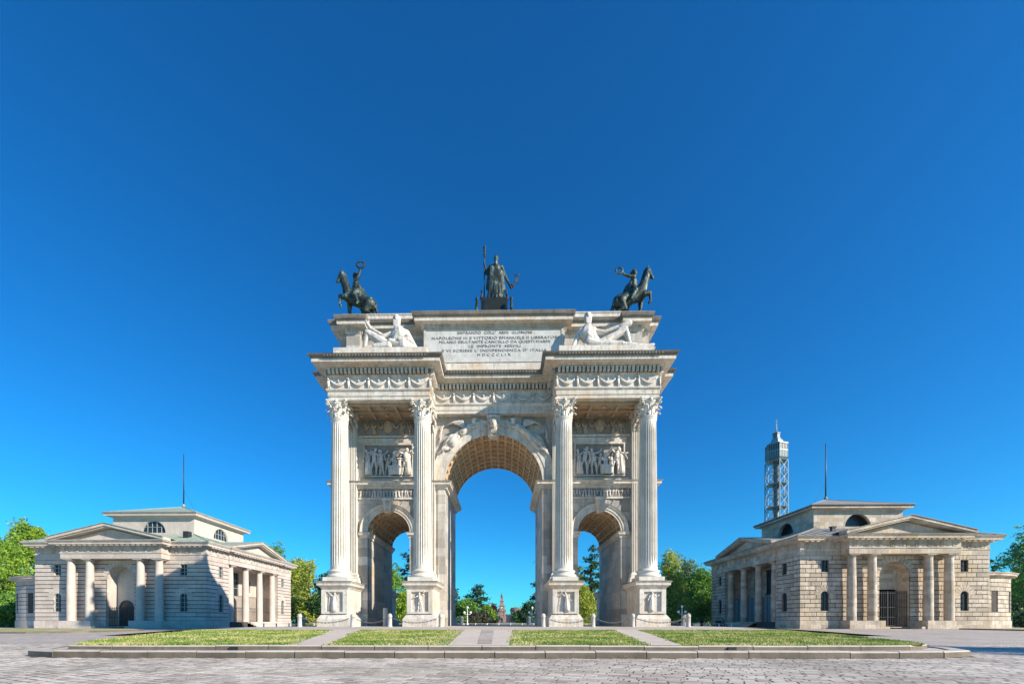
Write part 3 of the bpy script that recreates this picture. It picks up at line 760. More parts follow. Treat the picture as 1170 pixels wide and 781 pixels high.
# inscription panel and its letters
ip = MB(['inscription', 'marble'])
ip.box(C0 - 4.7, C0 + 4.7, 30.44, 30.49, 18.38, 20.6, 0)
for (x0, x1, z0, z1) in ((-4.85, 4.85, 20.61, 20.65), (-4.85, -4.72, 18.35, 20.61), (4.72, 4.85, 18.35, 20.61)): ip.box(C0 + x0, C0 + x1, 30.40, 30.495, z0, z1, 1)
panel = ip.build('inscription_panel', arch)
def textmesh(txt, width, height, thick=.012):
    cu = bpy.data.curves.new('t', 'FONT'); cu.body = txt; cu.align_x = 'CENTER'; cu.extrude = thick; cu.space_character = 1.12; cu.offset = -.004
    o = bpy.data.objects.new('t', cu); COL.objects.link(o)
    dg = bpy.context.evaluated_depsgraph_get(); me = bpy.data.meshes.new_from_object(o.evaluated_get(dg), depsgraph=dg)
    xs = [v.co.x for v in me.vertices]; ys = [v.co.y for v in me.vertices]
    sx = width / (max(xs) - min(xs)); sy = height / max(ys); cx = (max(xs) + min(xs)) / 2
    out = [((v.co.x - cx) * sx, v.co.z, v.co.y * sy) for v in me.vertices]; fs = [tuple(p.vertices) for p in me.polygons]
    bpy.data.objects.remove(o); bpy.data.curves.remove(cu); bpy.data.meshes.remove(me)
    return out, fs
SY = 500 / 30.44
for txt, x0, x1, py in (("ENTRANDO  COLL'  ARMI  GLORIOSE", 521.6, 609.7, 379.4), ("NAPOLEONE III E VITTORIO EMANUELE II LIBERATORI", 491, 641, 385.4), ("MILANO ESULTANTE CANCELLO DA QUESTI MARMI", 499.7, 631, 389.9),
                        ("LE  IMPRONTE  SERVILI", 535, 596, 394.8), ("E VI SCRISSE L' INDIPENDENZA D' ITALIA", 503, 627, 399.7), ("M D C C C L I X", 545, 584.5, 404.6)):
    lt = MB(['letter']); vs_, fs_ = textmesh(txt, (x1 - x0) * .965 / SY, .18); k = len(lt.v); zc = .31 + (710 - py) / SY - .11; xc = C0 + ((x0 + x1) / 2 - 564.0) / SY
    lt.v += [(xc + x, 30.43 + y, zc + z) for x, y, z in vs_]
    for f_ in fs_: lt.F([i + k for i in f_])
    lt.build('lettering', panel)
# ================================================================== STATUES ON THE ARCH
def horse_rider(name, label, ax, ay, az, f, arm, wreath):
    """f=-1: horse rears facing -x; points in metres from the photograph's silhouette"""
    t = thing(name, label, 'statue', (ax, ay, az)); K = 1.15
    def P(x, y, z): return (ax + (-f) * x * K, ay + y * K, az + z * K)
    b = MB(['bronze'])
    B = lambda p, r0, q, r1: b.caps(P(*p), r0 * 1.2, P(*q), r1 * 1.2, 10, 0, 6)
    B((-.52, 0, 1.35), .40, (.05, 0, 1.12), .38); B((.05, 0, 1.12), .38, (.78, 0, .85), .42)      # barrel, loin, rump
    B((-.58, 0, 1.5), .36, (-.86, -.05, 2.2), .22); B((-.86, -.05, 2.2), .22, (-1.0, -.08, 2.75), .15)       # neck
    B((-1.02, -.08, 2.78), .15, (-1.24, -.14, 2.25), .085); B((-1.0, -.10, 2.65), .15, (-1.12, -.12, 2.45), .12)   # head
    for s in (-1, 1): B((-.98, -.08 + s * .08, 2.9), .05, (-1.0, -.08 + s * .09, 3.08), .015)
    B((-1.24, -.14, 2.3), .09, (-1.27, -.15, 2.2), .07)
    for q in range(9):                                                                     # mane
        k = q / 8; B((-.94 + .36 * k, 0, 2.95 - 1.15 * k), .07, (-.78 + .36 * k, .02, 2.78 - 1.1 * k), .05)
    # forelegs: one raised and folded, one striking down
    B((-.7, -.2, 1.2), .20, (-1.06, -.24, 1.25), .12); B((-1.06, -.24, 1.25), .10, (-1.10, -.24, .75), .065); B((-1.10, -.24, .75), .08, (-1.0, -.24, .62), .07)
    B((-.62, .2, 1.15), .19, (-.62, .24, .55), .11); B((-.62, .24, .55), .10, (-.40, .24, .02), .06); B((-.40, .24, .02), .07, (-.38, .24, -.14), .09)
    # hind legs: thigh, hock pointing back, cannon
    for s, dx in ((-1, 0), (1, .22)):
        B((.72, s * .2, .80), .30, (.48 + dx, s * .24, .32), .16); B((.48 + dx, s * .24, .32), .14, (.92 + dx, s * .24, .12), .09)
        B((.92 + dx, s * .24, .12), .085, (.78 + dx, s * .24, -.12), .08)
    for q in range(4): B((1.05, -.06 + .04 * q, .95), .08, (1.32 + .03 * q, -.06 + .04 * q, -.05), .09)
    body = remesh(b, 'horse', t, .045, 2)
    r = MB(['bronze']); R = lambda p, r0, q, r1: r.caps(P(*p), r0 * 1.45, P(*q), r1 * 1.45, 8, 0, 6)
    R((-.05, 0, 1.55), .24, (-.10, 0, 2.05), .22); R((-.10, 0, 2.0), .2, (-.14, 0, 2.35), .12); r.ball(P(-.18, 0, 2.66), (.19, .20, .24), 10, 8); R((-.15, 0, 2.3), .09, (-.17, 0, 2.55), .08)
    R((-.16, .02, 2.8), .12, (-.02, .04, 2.68), .10)                                    # hair knot
    sh = (-.1, -.24, 2.26); R(sh, .10, arm[0], .075); R(arm[0], .075, arm[1], .055); r.ball(P(*arm[1]), .075, 8, 6)
    R((-.14, .24, 2.26), .1, (-.34, .26, 1.92), .075); R((-.34, .26, 1.92), .07, (-.62, .12, 1.95), .055)
    for s in (-1, 1):
        R((-.02, s * .2, 1.55), .2, (-.12, s * .44, 1.25), .13); R((-.12, s * .44, 1.25), .11, (.16, s * .46, .72), .07); R((.16, s * .46, .72), .06, (.06, s * .5, .60), .055)
    for q in range(7): R((.1 + .03 * q, -.16 + .05 * q, 1.95), .06, (.22 + .07 * q, -.3 + .1 * q, 1.15), .08)     # cloak folds
    remesh(r, 'rider', t, .035, 1)
    wv = MB(['bronze']); c = wreath
    wv.tube([P(c[0] + c[3] * cos(2 * pi * k / 20), c[1], c[2] + c[3] * .85 * sin(2 * pi * k / 20)) for k in range(20)], .055, 6, 0, True, True)
    for k in range(20):
        a = 2 * pi * k / 20; wv.ball(P(c[0] + c[3] * cos(a) * 1.12, c[1], c[2] + c[3] * .95 * sin(a)), (.06, .05, .06), 5, 4)
    wv.build('wreath', t)
    pl = MB(['bronze']); pl.box(ax - 1.25, ax + 1.25, ay - .6, ay + .6, az - .2, az - .1); pl.build('base_plate', t)
    return t
ZT = 22.2
horse_rider('equestrian_statue', 'bronze rearing horse facing left, its rider holding a wreath straight up', C0 - 9.9, 31.75, ZT + .2, -1,
            ((.14, -.3, 2.45), (.25, -.32, 2.85)), (.27, -.32, 3.14, .23))
horse_rider('equestrian_statue', 'bronze rearing horse facing right, its rider stretching a wreath out sideways', C0 + 9.95, 31.75, ZT + .2, 1,
            ((.27, -.3, 2.25), (.62, -.32, 2.38)), (.86, -.32, 2.58, .21))

# chariot with the standing goddess, seen from behind
cx_, cy_, cz_ = C0 + .0, 33.0, ZT
t = thing('chariot_statue', 'bronze robed woman with raised sceptre standing in a chariot on top of the arch', 'statue', (cx_, cy_, cz_))
b = MB(['bronze_dark'])
n = 12
for k in range(n):       # curved rail-sided chariot box
    for (z0, z1, e) in ((.3, 2.35, 0), (2.35, 2.45, .04)):
        a0, a1 = pi * k / n, pi * (k + 1) / n
        for r0 in (1.0 + e,):
            b.poly([(cx_ - r0 * cos(a0), cy_ + .2 + 1.2 * sin(a0), cz_ + z0), (cx_ - r0 * cos(a1), cy_ + .2 + 1.2 * sin(a1), cz_ + z0), (cx_ - r0 * cos(a1), cy_ + .2 + 1.2 * sin(a1), cz_ + z1), (cx_ - r0 * cos(a0), cy_ + .2 + 1.2 * sin(a0), cz_ + z1)])
b.box(cx_ - 1.0, cx_ + 1.0, cy_ - .25, cy_ + .25, cz_ + .3, cz_ + 2.4); b.box(cx_ - 1.05, cx_ + 1.05, cy_ - .3, cy_ + 1.3, cz_ + .2, cz_ + .35)
b.box(cx_ - .8, cx_ + .8, cy_ - .29, cy_ - .24, cz_ + .6, cz_ + 2.15)
for s in (-1, 1):
    b.tube([(cx_ + s * (.95 + .04 * sin(q)), cy_ - .1 + .02 * q, cz_ + 2.3 + .12 * q) for q in range(8)], [.09, .09, .08, .08, .07, .07, .08, .04], 8)
b.box(cx_ - .9, cx_ + .9, cy_ - .2, cy_ + .9, cz_ + 2.3, cz_ + 2.42)
b.build('chariot_body', t)
for s in (-1, 1):
    wv = MB(['bronze']); X = cx_ + s * 1.32
    for rr, tt in ((1.0, .09), (.16, .12)):
        wv.tube([(X, cy_ + .3 + rr * cos(2 * pi * k / 24), cz_ + 1.0 + rr * sin(2 * pi * k / 24)) for k in range(24)], tt, 6, 0, True, True)
    for k in range(10): wv.bar((X, cy_ + .3, cz_ + 1.0), (X, cy_ + .3 + cos(2 * pi * k / 10), cz_ + 1.0 + sin(2 * pi * k / 10)), .08)
    wv.caps((X - s * .2, cy_ + .3, cz_ + 1.0), .12, (X + s * .1, cy_ + .3, cz_ + 1.0), .12)
    wv.build('wheel', t)
    p_ = MB(['bronze']); px_ = cx_ + s * 1.27
    p_.caps((px_, cy_ - .6, cz_ + .1), .11, (px_, cy_ - .6, cz_ + 1.85), .10); p_.ball((px_, cy_ - .6, cz_ + 2.0), .13, 8, 6); p_.box(px_ - .16, px_ + .16, cy_ - .76, cy_ - .44, cz_, cz_ + .2)
    p_.build('post', t)
g = MB(['bronze']); W = lambda x, y, z: (cx_ + .12 + x * 1.06, cy_ + .35 + y, cz_ + 2.3 + (z - 2.3) * 1.11)
G = lambda p, r0, q, r1: g.caps(W(*p), r0 * 1.06, W(*q), r1 * 1.06, 9, 0, 6)
G((0, 0, 2.6), .60, (0, 0, 3.6), .46); G((0, 0, 3.6), .46, (0, 0, 4.35), .34); G((0, 0, 4.35), .36, (.0, 0, 4.75), .33); G((-.3, 0, 4.8), .2, (.3, 0, 4.8), .2)
G((0, 0, 4.9), .13, (.02, 0, 5.15), .13); g.ball(W(.03, 0, 5.36), (.20, .23, .27), 10, 8); G((.03, -.0, 5.55), .14, (.03, .05, 5.68), .06); G((.02, -.16, 5.35), .12, (0, -.28, 4.9), .08)
for k in range(16):
    a = 2 * pi * k / 16; rr = random.uniform(.85, 1.05)
    G((.66 * rr * cos(a), .58 * rr * sin(a), 2.45), .11, (.40 * cos(a + .2), .36 * sin(a + .2), 3.9 + .3 * sin(k)), .07)
for k in range(7): G((-.5 + .16 * k, -.40, 2.5 + .05 * k), .10, (-.36 + .11 * k, -.34, 4.7 - .06 * k), .07)      # mantle folds down the back
G((.35, -.2, 4.3), .2, (.55, -.25, 3.1), .16); G((-.4, -.1, 4.6), .18, (-.62, -.15, 3.3), .12)
G((-.38, 0, 4.85), .17, (-.68, -.05, 4.35), .12); G((-.68, -.05, 4.35), .11, (-.82, -.1, 4.95), .08); g.ball(W(-.83, -.1, 5.0), .10, 8, 6)
G((.40, 0, 4.8), .17, (.72, 0, 4.1), .12); G((.72, 0, 4.1), .11, (1.05, -.05, 3.45), .08); g.ball(W(1.08, -.05, 3.38), .10, 8, 6)
remesh(g, 'goddess', t, .05, 1)
s_ = MB(['bronze']); s_.tube([W(-.84, -.12, 2.6), W(-.82, -.12, 5.5), W(-.81, -.12, 5.85)], .045, 6); s_.ball(W(-.81, -.12, 5.93), (.10, .10, .2), 8, 6); s_.ball(W(-.81, -.12, 6.12), (.13, .08, .1), 8, 6); s_.caps(W(-.81, -.12, 5.5), .09, W(-.81, -.12, 5.9), .07)
s_.build('sceptre', t)
s_ = MB(['bronze']); br_ = [(1.08, 3.38), (1.25, 3.5), (1.42, 3.75), (1.5, 4.1), (1.5, 4.35)]
s_.tube([W(x, -.05, z) for x, z in br_], [.05, .045, .04, .035, .02], 6)
for k in range(14):
    q = random.random() * 3.9; i = int(q); fx = q - i; x = br_[i][0] * (1 - fx) + br_[i + 1][0] * fx; z = br_[i][1] * (1 - fx) + br_[i + 1][1] * fx
    a = random.uniform(-1, 4); s_.caps(W(x, -.05, z), .03, W(x + .2 * cos(a), -.05, z + .2 * sin(a)), .035, 5)
s_.build('olive_branch', t)

def recliner(name, label, ox, pts, head, oy=29.55, oz=18.42, s=1, extra=None):
    t = thing(name, label, 'statue', (ox, oy, oz)); b = MB(['marble_statue'])
    S = 1.22; pts = [tuple(v * S * (1.16 if i in (3, 7) else 1) for i, v in enumerate(p)) for p in pts]; head = tuple(v * S for v in head)
    for (x0, y0, z0, r0, x1, y1, z1, r1) in pts: b.caps((ox + x0, oy + y0, oz + z0), r0, (ox + x1, oy + y1, oz + z1), r1, 9, 0, 6)
    hx, hy, hz = head
    b.ball((ox + hx, oy + hy, oz + hz), (.19, .23, .29), 10, 8); b.ball((ox + hx, oy + hy + .06, oz + hz + .12), (.24, .25, .24), 10, 6)
    for k in range(14):
        a = k * 2.4; b.ball((ox + hx + .21 * cos(a), oy + hy + .05 + .16 * sin(a), oz + hz - .02 + .012 * k), .08, 6, 5)
    b.caps((ox + hx, oy + hy - .2, oz + hz), .04, (ox + hx, oy + hy - .24, oz + hz - .06), .045, 6)
    for k in range(7): b.caps((ox + hx - .15 + .05 * k, oy + hy - .14, oz + hz - .12), .08, (ox + hx - .14 + .047 * k, oy + hy - .22, oz + hz - .52 - .05 * (k % 2)), .05, 6)   # beard
    for sg in (-1, 1):
        for k in range(2): b.caps((ox + hx + sg * .18, oy + hy + .05, oz + hz + .1), .08, (ox + hx + sg * (.19 + .02 * k), oy + hy + .08 * k, oz + hz - .3), .05, 6)
    fx, fy, fz, fr = pts[1][0], pts[1][1], pts[1][2], pts[1][3]        # chest and belly muscles
    sx_ = 1 if pts[1][0] < 0 else -1
    for q in (-1, 1): b.ball((ox + pts[1][4] * .9 + pts[1][0] * .1 + q * .21, oy - .33, oz + 1.22), (.20, .12, .15), 8, 6)
    for k in range(3):
        for q in (-1, 1): b.ball((ox + pts[0][4] * (.9 - .2 * k) + pts[0][0] * (.1 + .2 * k) + q * .09, oy - .36, oz + 1.0 - .16 * k), (.09, .09, .08), 6, 5)
    remesh(b, 'figure', t, .03, 1)
    if extra: extra(t, ox, oy, oz)
    pl = MB(['marble_statue']); xs = [p[0] for p in pts] + [p[4] for p in pts]
    pl.box(ox + min(xs) - .1, ox + max(xs) + .1, oy - .45, oy + .5, oz, oz + .06); pl.build('base_slab', t)
    return t
# left figure: leans back to the right, knee drawn up at the left
Lp = [(.10, .05, .55, .33, .35, 0, 1.05, .38), (.35, 0, 1.05, .34, .30, 0, 1.22, .30), (.08, 0, 1.2, .20, .62, 0, 1.15, .2), (.2, 0, 1.2, .16, .18, 0, 1.55, .13),
      (.05, .05, .45, .32, -.35, 0, .38, .28), (-.25, -.05, .40, .25, -1.42, -.1, 1.12, .17), (-1.42, -.1, 1.12, .15, -1.60, -.1, .22, .10), (-1.60, -.1, .16, .10, -1.85, -.2, .13, .07),
      (-.2, -.25, .3, .22, -.95, -.3, .22, .16), (-.95, -.3, .2, .14, -1.5, -.32, .16, .09),
      (.72, 0, 1.15, .17, 1.05, 0, .62, .13), (1.05, 0, .62, .12, 1.35, -.1, .15, .09), (.85, -.3, .62, .13, .4, -.4, .55, .12), (.62, 0, 1.1, .16, .95, -.25, .65, .13),
      (.0, 0, 1.15, .15, -.55, -.1, .95, .10), (-.55, -.1, .95, .10, -1.25, -.15, 1.35, .08), (-1.25, -.15, 1.35, .09, -1.42, -.12, 1.62, .10), (-1.42, -.12, 1.62, .07, -1.34, -.12, 1.80, .04), (-1.42, -.12, 1.62, .06, -1.52, -.12, 1.82, .035),
      (.6, -.2, .35, .3, 1.2, -.1, .2, .16), (-.1, -.3, .5, .16, .7, -.3, .25, .16)]
recliner('river_god_statue', 'white marble bearded nude reclining left of the inscription with one knee raised', C0 - 6.75, Lp, (.18, -.05, 1.9))
Rp = [(-.55, .05, .55, .33, -.95, 0, 1.0, .36), (-.95, 0, 1.0, .33, -.92, 0, 1.22, .28), (-1.2, 0, 1.15, .19, -.6, 0, 1.18, .2), (-.88, 0, 1.25, .15, -.84, 0, 1.55, .13),
      (-.5, .05, .45, .30, -.1, 0, .4, .27), (-.2, -.05, .42, .24, 1.15, -.12, 1.15, .15), (1.15, -.12, 1.15, .14, 1.45, -.1, .2, .10), (1.45, -.1, .14, .09, 1.65, -.2, .12, .07),
      (-.3, -.25, .25, .22, .9, -.3, .26, .16), (.9, -.3, .24, .14, 2.2, -.3, .16, .09), (2.2, -.3, .16, .08, 2.62, -.3, .22, .07),
      (-1.28, 0, 1.15, .16, -1.55, 0, .62, .12), (-1.55, 0, .62, .11, -1.75, -.15, .2, .09), (-1.75, -.2, .15, .10, -1.1, -.3, .2, .12),
      (-.55, 0, 1.15, .15, 0.0, -.1, 1.05, .10), (0.0, -.1, 1.05, .10, .85, -.15, 1.35, .08), (.9, -.15, 1.3, .13, 1.35, -.15, 1.5, .15), (.8, -.1, 1.2, .14, 1.3, -.1, .95, .1),
      (-.9, -.3, .4, .2, -.2, -.3, .25, .16)]
recliner('river_god_statue', 'weathered marble bearded figure reclining right of the inscription with its leg stretched out', C0 + 7.45, Rp, (-.88, -.05, 1.93))

# ================================================================== GATEHOUSES
def gatehouse(side, xc, y1, label, mt, roofm, vjoint, L_=20.9, cgroup=None):
    z0 = -.44; c = L_ / 2
    root = thing('gatehouse', label, 'gatehouse', (xc + side * c, y1 + c, z0))
    F0 = lambda a, d, h: (xc + side * a, y1 + d, z0 + h)
    F1 = lambda a, d, h: (xc + side * d, y1 + a, z0 + h)
    F2 = lambda a, d, h: (xc + side * (L_ - d), y1 + a, z0 + h)
    F3 = lambda a, d, h: (xc + side * a, y1 + L_ - d, z0 + h)
    stucco = 'stucco_l' if side < 0 else mt
    win = [(2.75, .45, 2.0, 3.75, True), (L_ - 2.75, .45, 2.0, 3.75, True), (2.75, .42, 6.35, 7.65, False), (L_ - 2.75, .42, 6.35, 7.65, False)]
    front = win + [(c, 1.7, .0, 5.8, True)]
    sideo = win + [(c, 6.1, .75, 8.15, False)]
    w = MB([mt, 'joint', stucco, 'rubber_unlit_black'])
    rr = random.Random(3 + side)
    for fi, (F, ops, vis) in enumerate(((F0, front, 1), (F1, sideo, 1), (F2, [], 0), (F3, [], 0))):
        wall(w, .061, L_ - .061, 0, 8.3, .06, .6, ops, F, 1 if vis else 0, 0, True, True, 24, False, False)
        if not vis: continue
        nrow = 15; ch = (8.2 - .9) / nrow
        for k in range(nrow):
            ha = .9 + ch * k + (.034); hb = .9 + ch * (k + 1) - .044
            bl = 1.15 if vjoint else 2.3; off = bl / 2 if k % 2 else 0
            xs = [0.0 if fi == 0 else .071]; x = bl - off if off else bl
            while x < L_ - .3: xs.append(x + rr.uniform(-.12, .12)); x += bl
            xs.append(L_)
            vg = .03 if vjoint else .007
            for a, b in zip(xs, xs[1:]):
                a2, b2 = a + (vg if a > 0 else 0), b - (vg if b < L_ else 0)
                oo = [o for o in ops if o[0] - o[1] < b2 and o[0] + o[1] > a2 and o[2] < hb and (o[3] + (o[1] if o[4] else 0)) > ha]
                if any(o[0] - o[1] <= a2 and o[0] + o[1] >= b2 and not o[4] and o[2] <= ha and o[3] >= hb for o in oo): continue
                dd = rr.uniform(-.006, .006)
                wall(w, a2, b2, ha, hb, dd, .07, oo, F, 0, 0, False, True, 12, True)
        # base course
        bo = [(o[0], o[1], -.1, .95, False) for o in ops if o[2] < .9]
        wall(w, -.06, L_ + .06, 0, .9, -.08, .1, bo, F, 0, 0, True, False, 8, True)
        # sill string
        so = [(o[0], o[1] + .02, o[2], 9, False) for o in ops if o[2] < 1.9]
        wall(w, -.03, L_ + .03, 1.90, 1.99, -.05, .1, so, F, 0, 0, False, False, 8, True)
    # voussoirs above the arched windows and round the front arch
    def vous(F, cu, zs, r0, r1, n, th):
        for k in range(n):
            t = pi * (k + .5) / n; dx, dz = -cos(t), sin(t); q = pi / n * .42
            pts = []
            for d in (-th, .03):
                for (rr_, da) in ((r0, -q), (r0, q), (r1, q * .9), (r1, -q * .9)): pts.append(F(cu - rr_ * cos(t + da), d, zs + rr_ * sin(t + da)))
            ids = [w.V(*p) for p in pts]
            for f_ in ((0, 1, 2, 3), (4, 7, 6, 5), (0, 4, 5, 1), (1, 5, 6, 2), (2, 6, 7, 3), (3, 7, 4, 0)): w.F([ids[i] for i in f_], 0)
    for F in (F0, F1):
        for a in (2.75, L_ - 2.75):
            vous(F, a, 3.75, .46, 1.15, 9, .02)
            for q in (-1, 0, 1): w.poly([F(a - .14 + q * .36, -.012, 7.70), F(a + .14 + q * .36, -.012, 7.70), F(a + .16 + q * .46, -.012, 8.16), F(a - .16 + q * .46, -.012, 8.16)], 0)
    vous(F0, c, 5.8, 1.71, 2.35, 15, .03)
    # deep niche behind the front arch
    nd = 1.5
    n = 20
    for k in range(n):
        t0, t1 = pi * k / n, pi * (k + 1) / n
        w.poly([F0(c - 1.7 * cos(t0), .6, 5.8 + 1.7 * sin(t0)), F0(c - 1.7 * cos(t1), .6, 5.8 + 1.7 * sin(t1)), F0(c - 1.7 * cos(t1), nd, 5.8 + 1.7 * sin(t1)), F0(c - 1.7 * cos(t0), nd, 5.8 + 1.7 * sin(t0))], 2)
    for s in (-1, 1): w.poly([F0(c + s * 1.7, .6, 0), F0(c + s * 1.7, nd, 0), F0(c + s * 1.7, nd, 5.8), F0(c + s * 1.7, .6, 5.8)], 2)
    wall(w, c - 1.75, c + 1.75, 0, 7.6, nd, nd + .3, [(c + .55, .95, 0, 2.5, True) if side < 0 else (c + .3, 1.35, 0, 4.5, False)], F0, 2, 2)
    if side > 0:      # hall behind the open gate, walls coloured black for its unlit gloom
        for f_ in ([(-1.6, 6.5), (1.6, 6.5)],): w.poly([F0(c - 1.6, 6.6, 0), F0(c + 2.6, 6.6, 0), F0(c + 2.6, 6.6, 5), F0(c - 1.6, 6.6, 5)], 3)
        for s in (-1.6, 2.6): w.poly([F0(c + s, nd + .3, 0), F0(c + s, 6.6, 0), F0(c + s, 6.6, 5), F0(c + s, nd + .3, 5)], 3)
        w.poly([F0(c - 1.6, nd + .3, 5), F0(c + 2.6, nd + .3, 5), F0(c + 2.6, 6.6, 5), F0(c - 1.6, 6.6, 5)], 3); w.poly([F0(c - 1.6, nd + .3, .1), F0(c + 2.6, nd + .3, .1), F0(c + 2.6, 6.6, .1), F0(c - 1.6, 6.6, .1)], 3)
    w.box(*sorted((F0(c - 1.7, 0, 0)[0], F0(c + 1.7, 0, 0)[0])), y1, y1 + nd, z0 + .12, z0 + .2, 0)
    # loggia recess on the side facing the arch
    ld = 3.2; la, lb = c - 6.1, c + 6.1
    wall(w, la, lb, .75, 8.2, ld, ld + .3, [(c, .8, .75, 3.4, True), (c - 3.5, .7, 5.2, 7.0, False), (c + 3.5, .7, 5.2, 7.0, False), (c, 1.25, 4.5, 7.9, False)], F1, 2, 2)
    for k in range(14):
        h = 1.2 + .5 * k; w.poly([F1(la, ld - .004, h), F1(lb, ld - .004, h), F1(lb, ld - .004, h + .03), F1(la, ld - .004, h + .03)], 1) if False else None
    for a in (la, lb): w.poly([F1(a, .6, .75), F1(a, ld, .75), F1(a, ld, 8.2), F1(a, .6, 8.2)], 2)
    w.poly([F1(la, .05, .76), F1(lb, .05, .76), F1(lb, ld, .76), F1(la, ld, .76)], 0); w.poly([F1(la, .5, 8.19), F1(lb, .5, 8.19), F1(lb, ld, 8.19), F1(la, ld, 8.19)], 2)
    w.build('wall', root)
    # steps of the loggia
    st = MB([mt])
    for k in range(4):
        p0 = F1(c - 1.9, -.35 * (4 - k) - .1, 0); p1 = F1(c + 6.3, 0, .19 * (k + 1)); st.box(p0[0], p1[0], p0[1], p1[1], z0, z0 + .19 * (k + 1) - .0)
    st.build('steps', root)
    # windows
    def window(F, a, h0, h1, half, arched, dd=.16, bars=(2, 4), rad=None, nm='window'):
        fr = MB(['sash' if side < 0 else 'iron']); r = half
        def rect(a0, a1, b0, b1, d0=dd, d1=dd + .05):
            p = [F(a0, d0, b0), F(a1, d1, b1)]; fr.box(p[0][0], p[1][0], p[0][1], p[1][1], p[0][2], p[1][2])
        topz = h1 + (r if arched else 0)
        for k in range(bars[0] + 1):
            x = a - half + 2 * half * k / bars[0]; tz = h1 + (sqrt(max(0, r * r - (x - a) ** 2)) if arched else 0)
            if tz > h0: rect(x - .03, x + .03, h0, tz)
        for k in range(bars[1] + 1):
            z = h0 + (topz - h0) * k / bars[1]; hw = half if z <= h1 else sqrt(max(0, r * r - (z - h1) ** 2))
            if hw > .05: rect(a - hw, a + hw, z - .025, z + .025)
        if arched: fr.tube([F(a - r * cos(pi * k / 16), dd, h1 + r * sin(pi * k / 16)) for k in range(17)], .05, 4)
        o = fr.build(nm, root)
        pn = MB(['glass']); pts = [F(a - half, dd + .08, h0), F(a + half, dd + .08, h0)]
        if arched: pts += [F(a + r * cos(pi * k / 12), dd + .08, h1 + r * sin(pi * k / 12)) for k in range(13)]
        else: pts += [F(a + half, dd + .08, h1), F(a - half, dd + .08, h1)]
        pn.poly(pts); pn.build('pane', o)
    for F in (F0, F1):
        for a in (2.75, L_ - 2.75):
            window(F, a, 2.0, 3.75, .45, True); window(F, a, 6.35, 7.65, .42, False, bars=(2, 3))
    for a, h0, h1 in ((c - 3.5, 5.2, 7.0), (c + 3.5, 5.2, 7.0), (c, 4.5, 7.9)): window(F1, a, h0, h1, .7 if a != c else 1.25, False, ld + .1, (2, 3))
    # doors
    for F, a, dd, hf, hs, hb in ((F0, c + .55, nd + .12, .95, 2.5, .2),) * (side < 0) + ((F1, c, ld + .12, .8, 3.4, .77),):
        d = MB(['door_green', 'glass']); p = F(a - hf, dd, hb); q = F(a + hf, dd + .06, hs); d.box(p[0], q[0], p[1], q[1], p[2], q[2], 0)
        for s in (-1, 1):
            for (b0, b1) in ((.2, .45), (.5, .92)):
                p = F(a + s * hf * .1, dd - .03, hb + (hs - hb) * b0); q = F(a + s * hf * .88, dd, hb + (hs - hb) * b1); d.box(p[0], q[0], p[1], q[1], p[2], q[2], 0)
        d.poly([F(a + hf * cos(pi * k / 12), dd + .02, hs + hf * sin(pi * k / 12)) for k in range(13)], 1)
        d.build('door', root)
    # iron gate across the front arch
    gt = MB(['iron'])
    for k in range(17):
        a = c - 1.6 + .2 * k; p = F0(a, .30, .2); gt.bar(p, (p[0], p[1], z0 + (2.6 if side < 0 else 4.2)), .035)
    for h in (.35, 1.3, 2.4) + (() if side < 0 else (4.0,)):
        gt.bar(F0(c - 1.68, .30, h), F0(c + 1.68, .30, h), .05)
    if side > 0:
        for a in (c - .55, c + .55): gt.bar(F0(a, .3, .2), F0(a, .3, 4.2), .08)
    gt.build('gate', root)
    # screens between the loggia columns
    cols1 = [c - 5.25, c - 1.75, c + 1.75, c + 5.25]
    for a0, a1 in zip(cols1, cols1[1:]):
        sc = MB(['white_paint' if side < 0 else 'steel_dark', 'iron'])
        if side > 0:
            p = F1(a0 + .5, .55, .76); q = F1(a1 - .5, .62, 4.0); sc.box(p[0], q[0], p[1], q[1], p[2], q[2], 0)
            for s_ in (.25, .5, .75): sc.bar(F1(a0 + (a1 - a0) * s_, .53, .76), F1(a0 + (a1 - a0) * s_, .53, 4.0), .05, None, 1)
        else:
            for h in (.9, 2.2, 4.3): sc.bar(F1(a0 + .45, .55, h), F1(a1 - .45, .55, h), .05, None, 1)
            for k in range(13): sc.bar(F1(a0 + .5 + (a1 - a0 - 1) * k / 12, .55, .76), F1(a0 + .5 + (a1 - a0 - 1) * k / 12, .55, 4.3), .03, None, 1)
        sc.build('screen', root)
    # columns
    def dcol(F, a, d, h0, h1):
        X, Y, Z = F(a, d, h0); b = MB([stucco]); hh = h1 - h0
        b.lathe([(.44, 0), (.443, hh * .3), (.425, hh * .6), (.375, hh - .42), (.375, hh - .38), (.41, hh - .36), (.41, hh - .32), (.375, hh - .30)], X, Y, 22, cap=False)
        b.v = [(x, y, z + Z) for x, y, z in b.v]; o = b.build('column', root)
        k = MB([stucco]); k.lathe([(.375, -.3), (.39, -.26), (.50, -.14), (.50, -.13)], X, Y, 22)
        k.v = [(x, y, z + z0 + h1) for x, y, z in k.v]; k.box(X - .54, X + .54, Y - .54, Y + .54, z0 + h1 - .132, z0 + h1); k.build('capital', o)
    for da in (-5.3, -3.05, 3.05, 5.3): dcol(F0, c + da, -.70, .9, 8.2)
    for a in cols1: dcol(F1, a, .42, .76, 8.19)
    for s in (-1, 1):
        bs = MB([mt])
        p = F0(c + s * 2.25, -1.5, 0); q = F0(c + s * 6.1, -.085, .9); bs.box(p[0], q[0], p[1], q[1], p[2], q[2])
        p = F0(c + s * 1.72, -1.4, 0); q = F0(c + s * 2.2, -.1, .25); bs.box(p[0], q[0], p[1], q[1], p[2], q[2])
        bs.build('column_base', root)
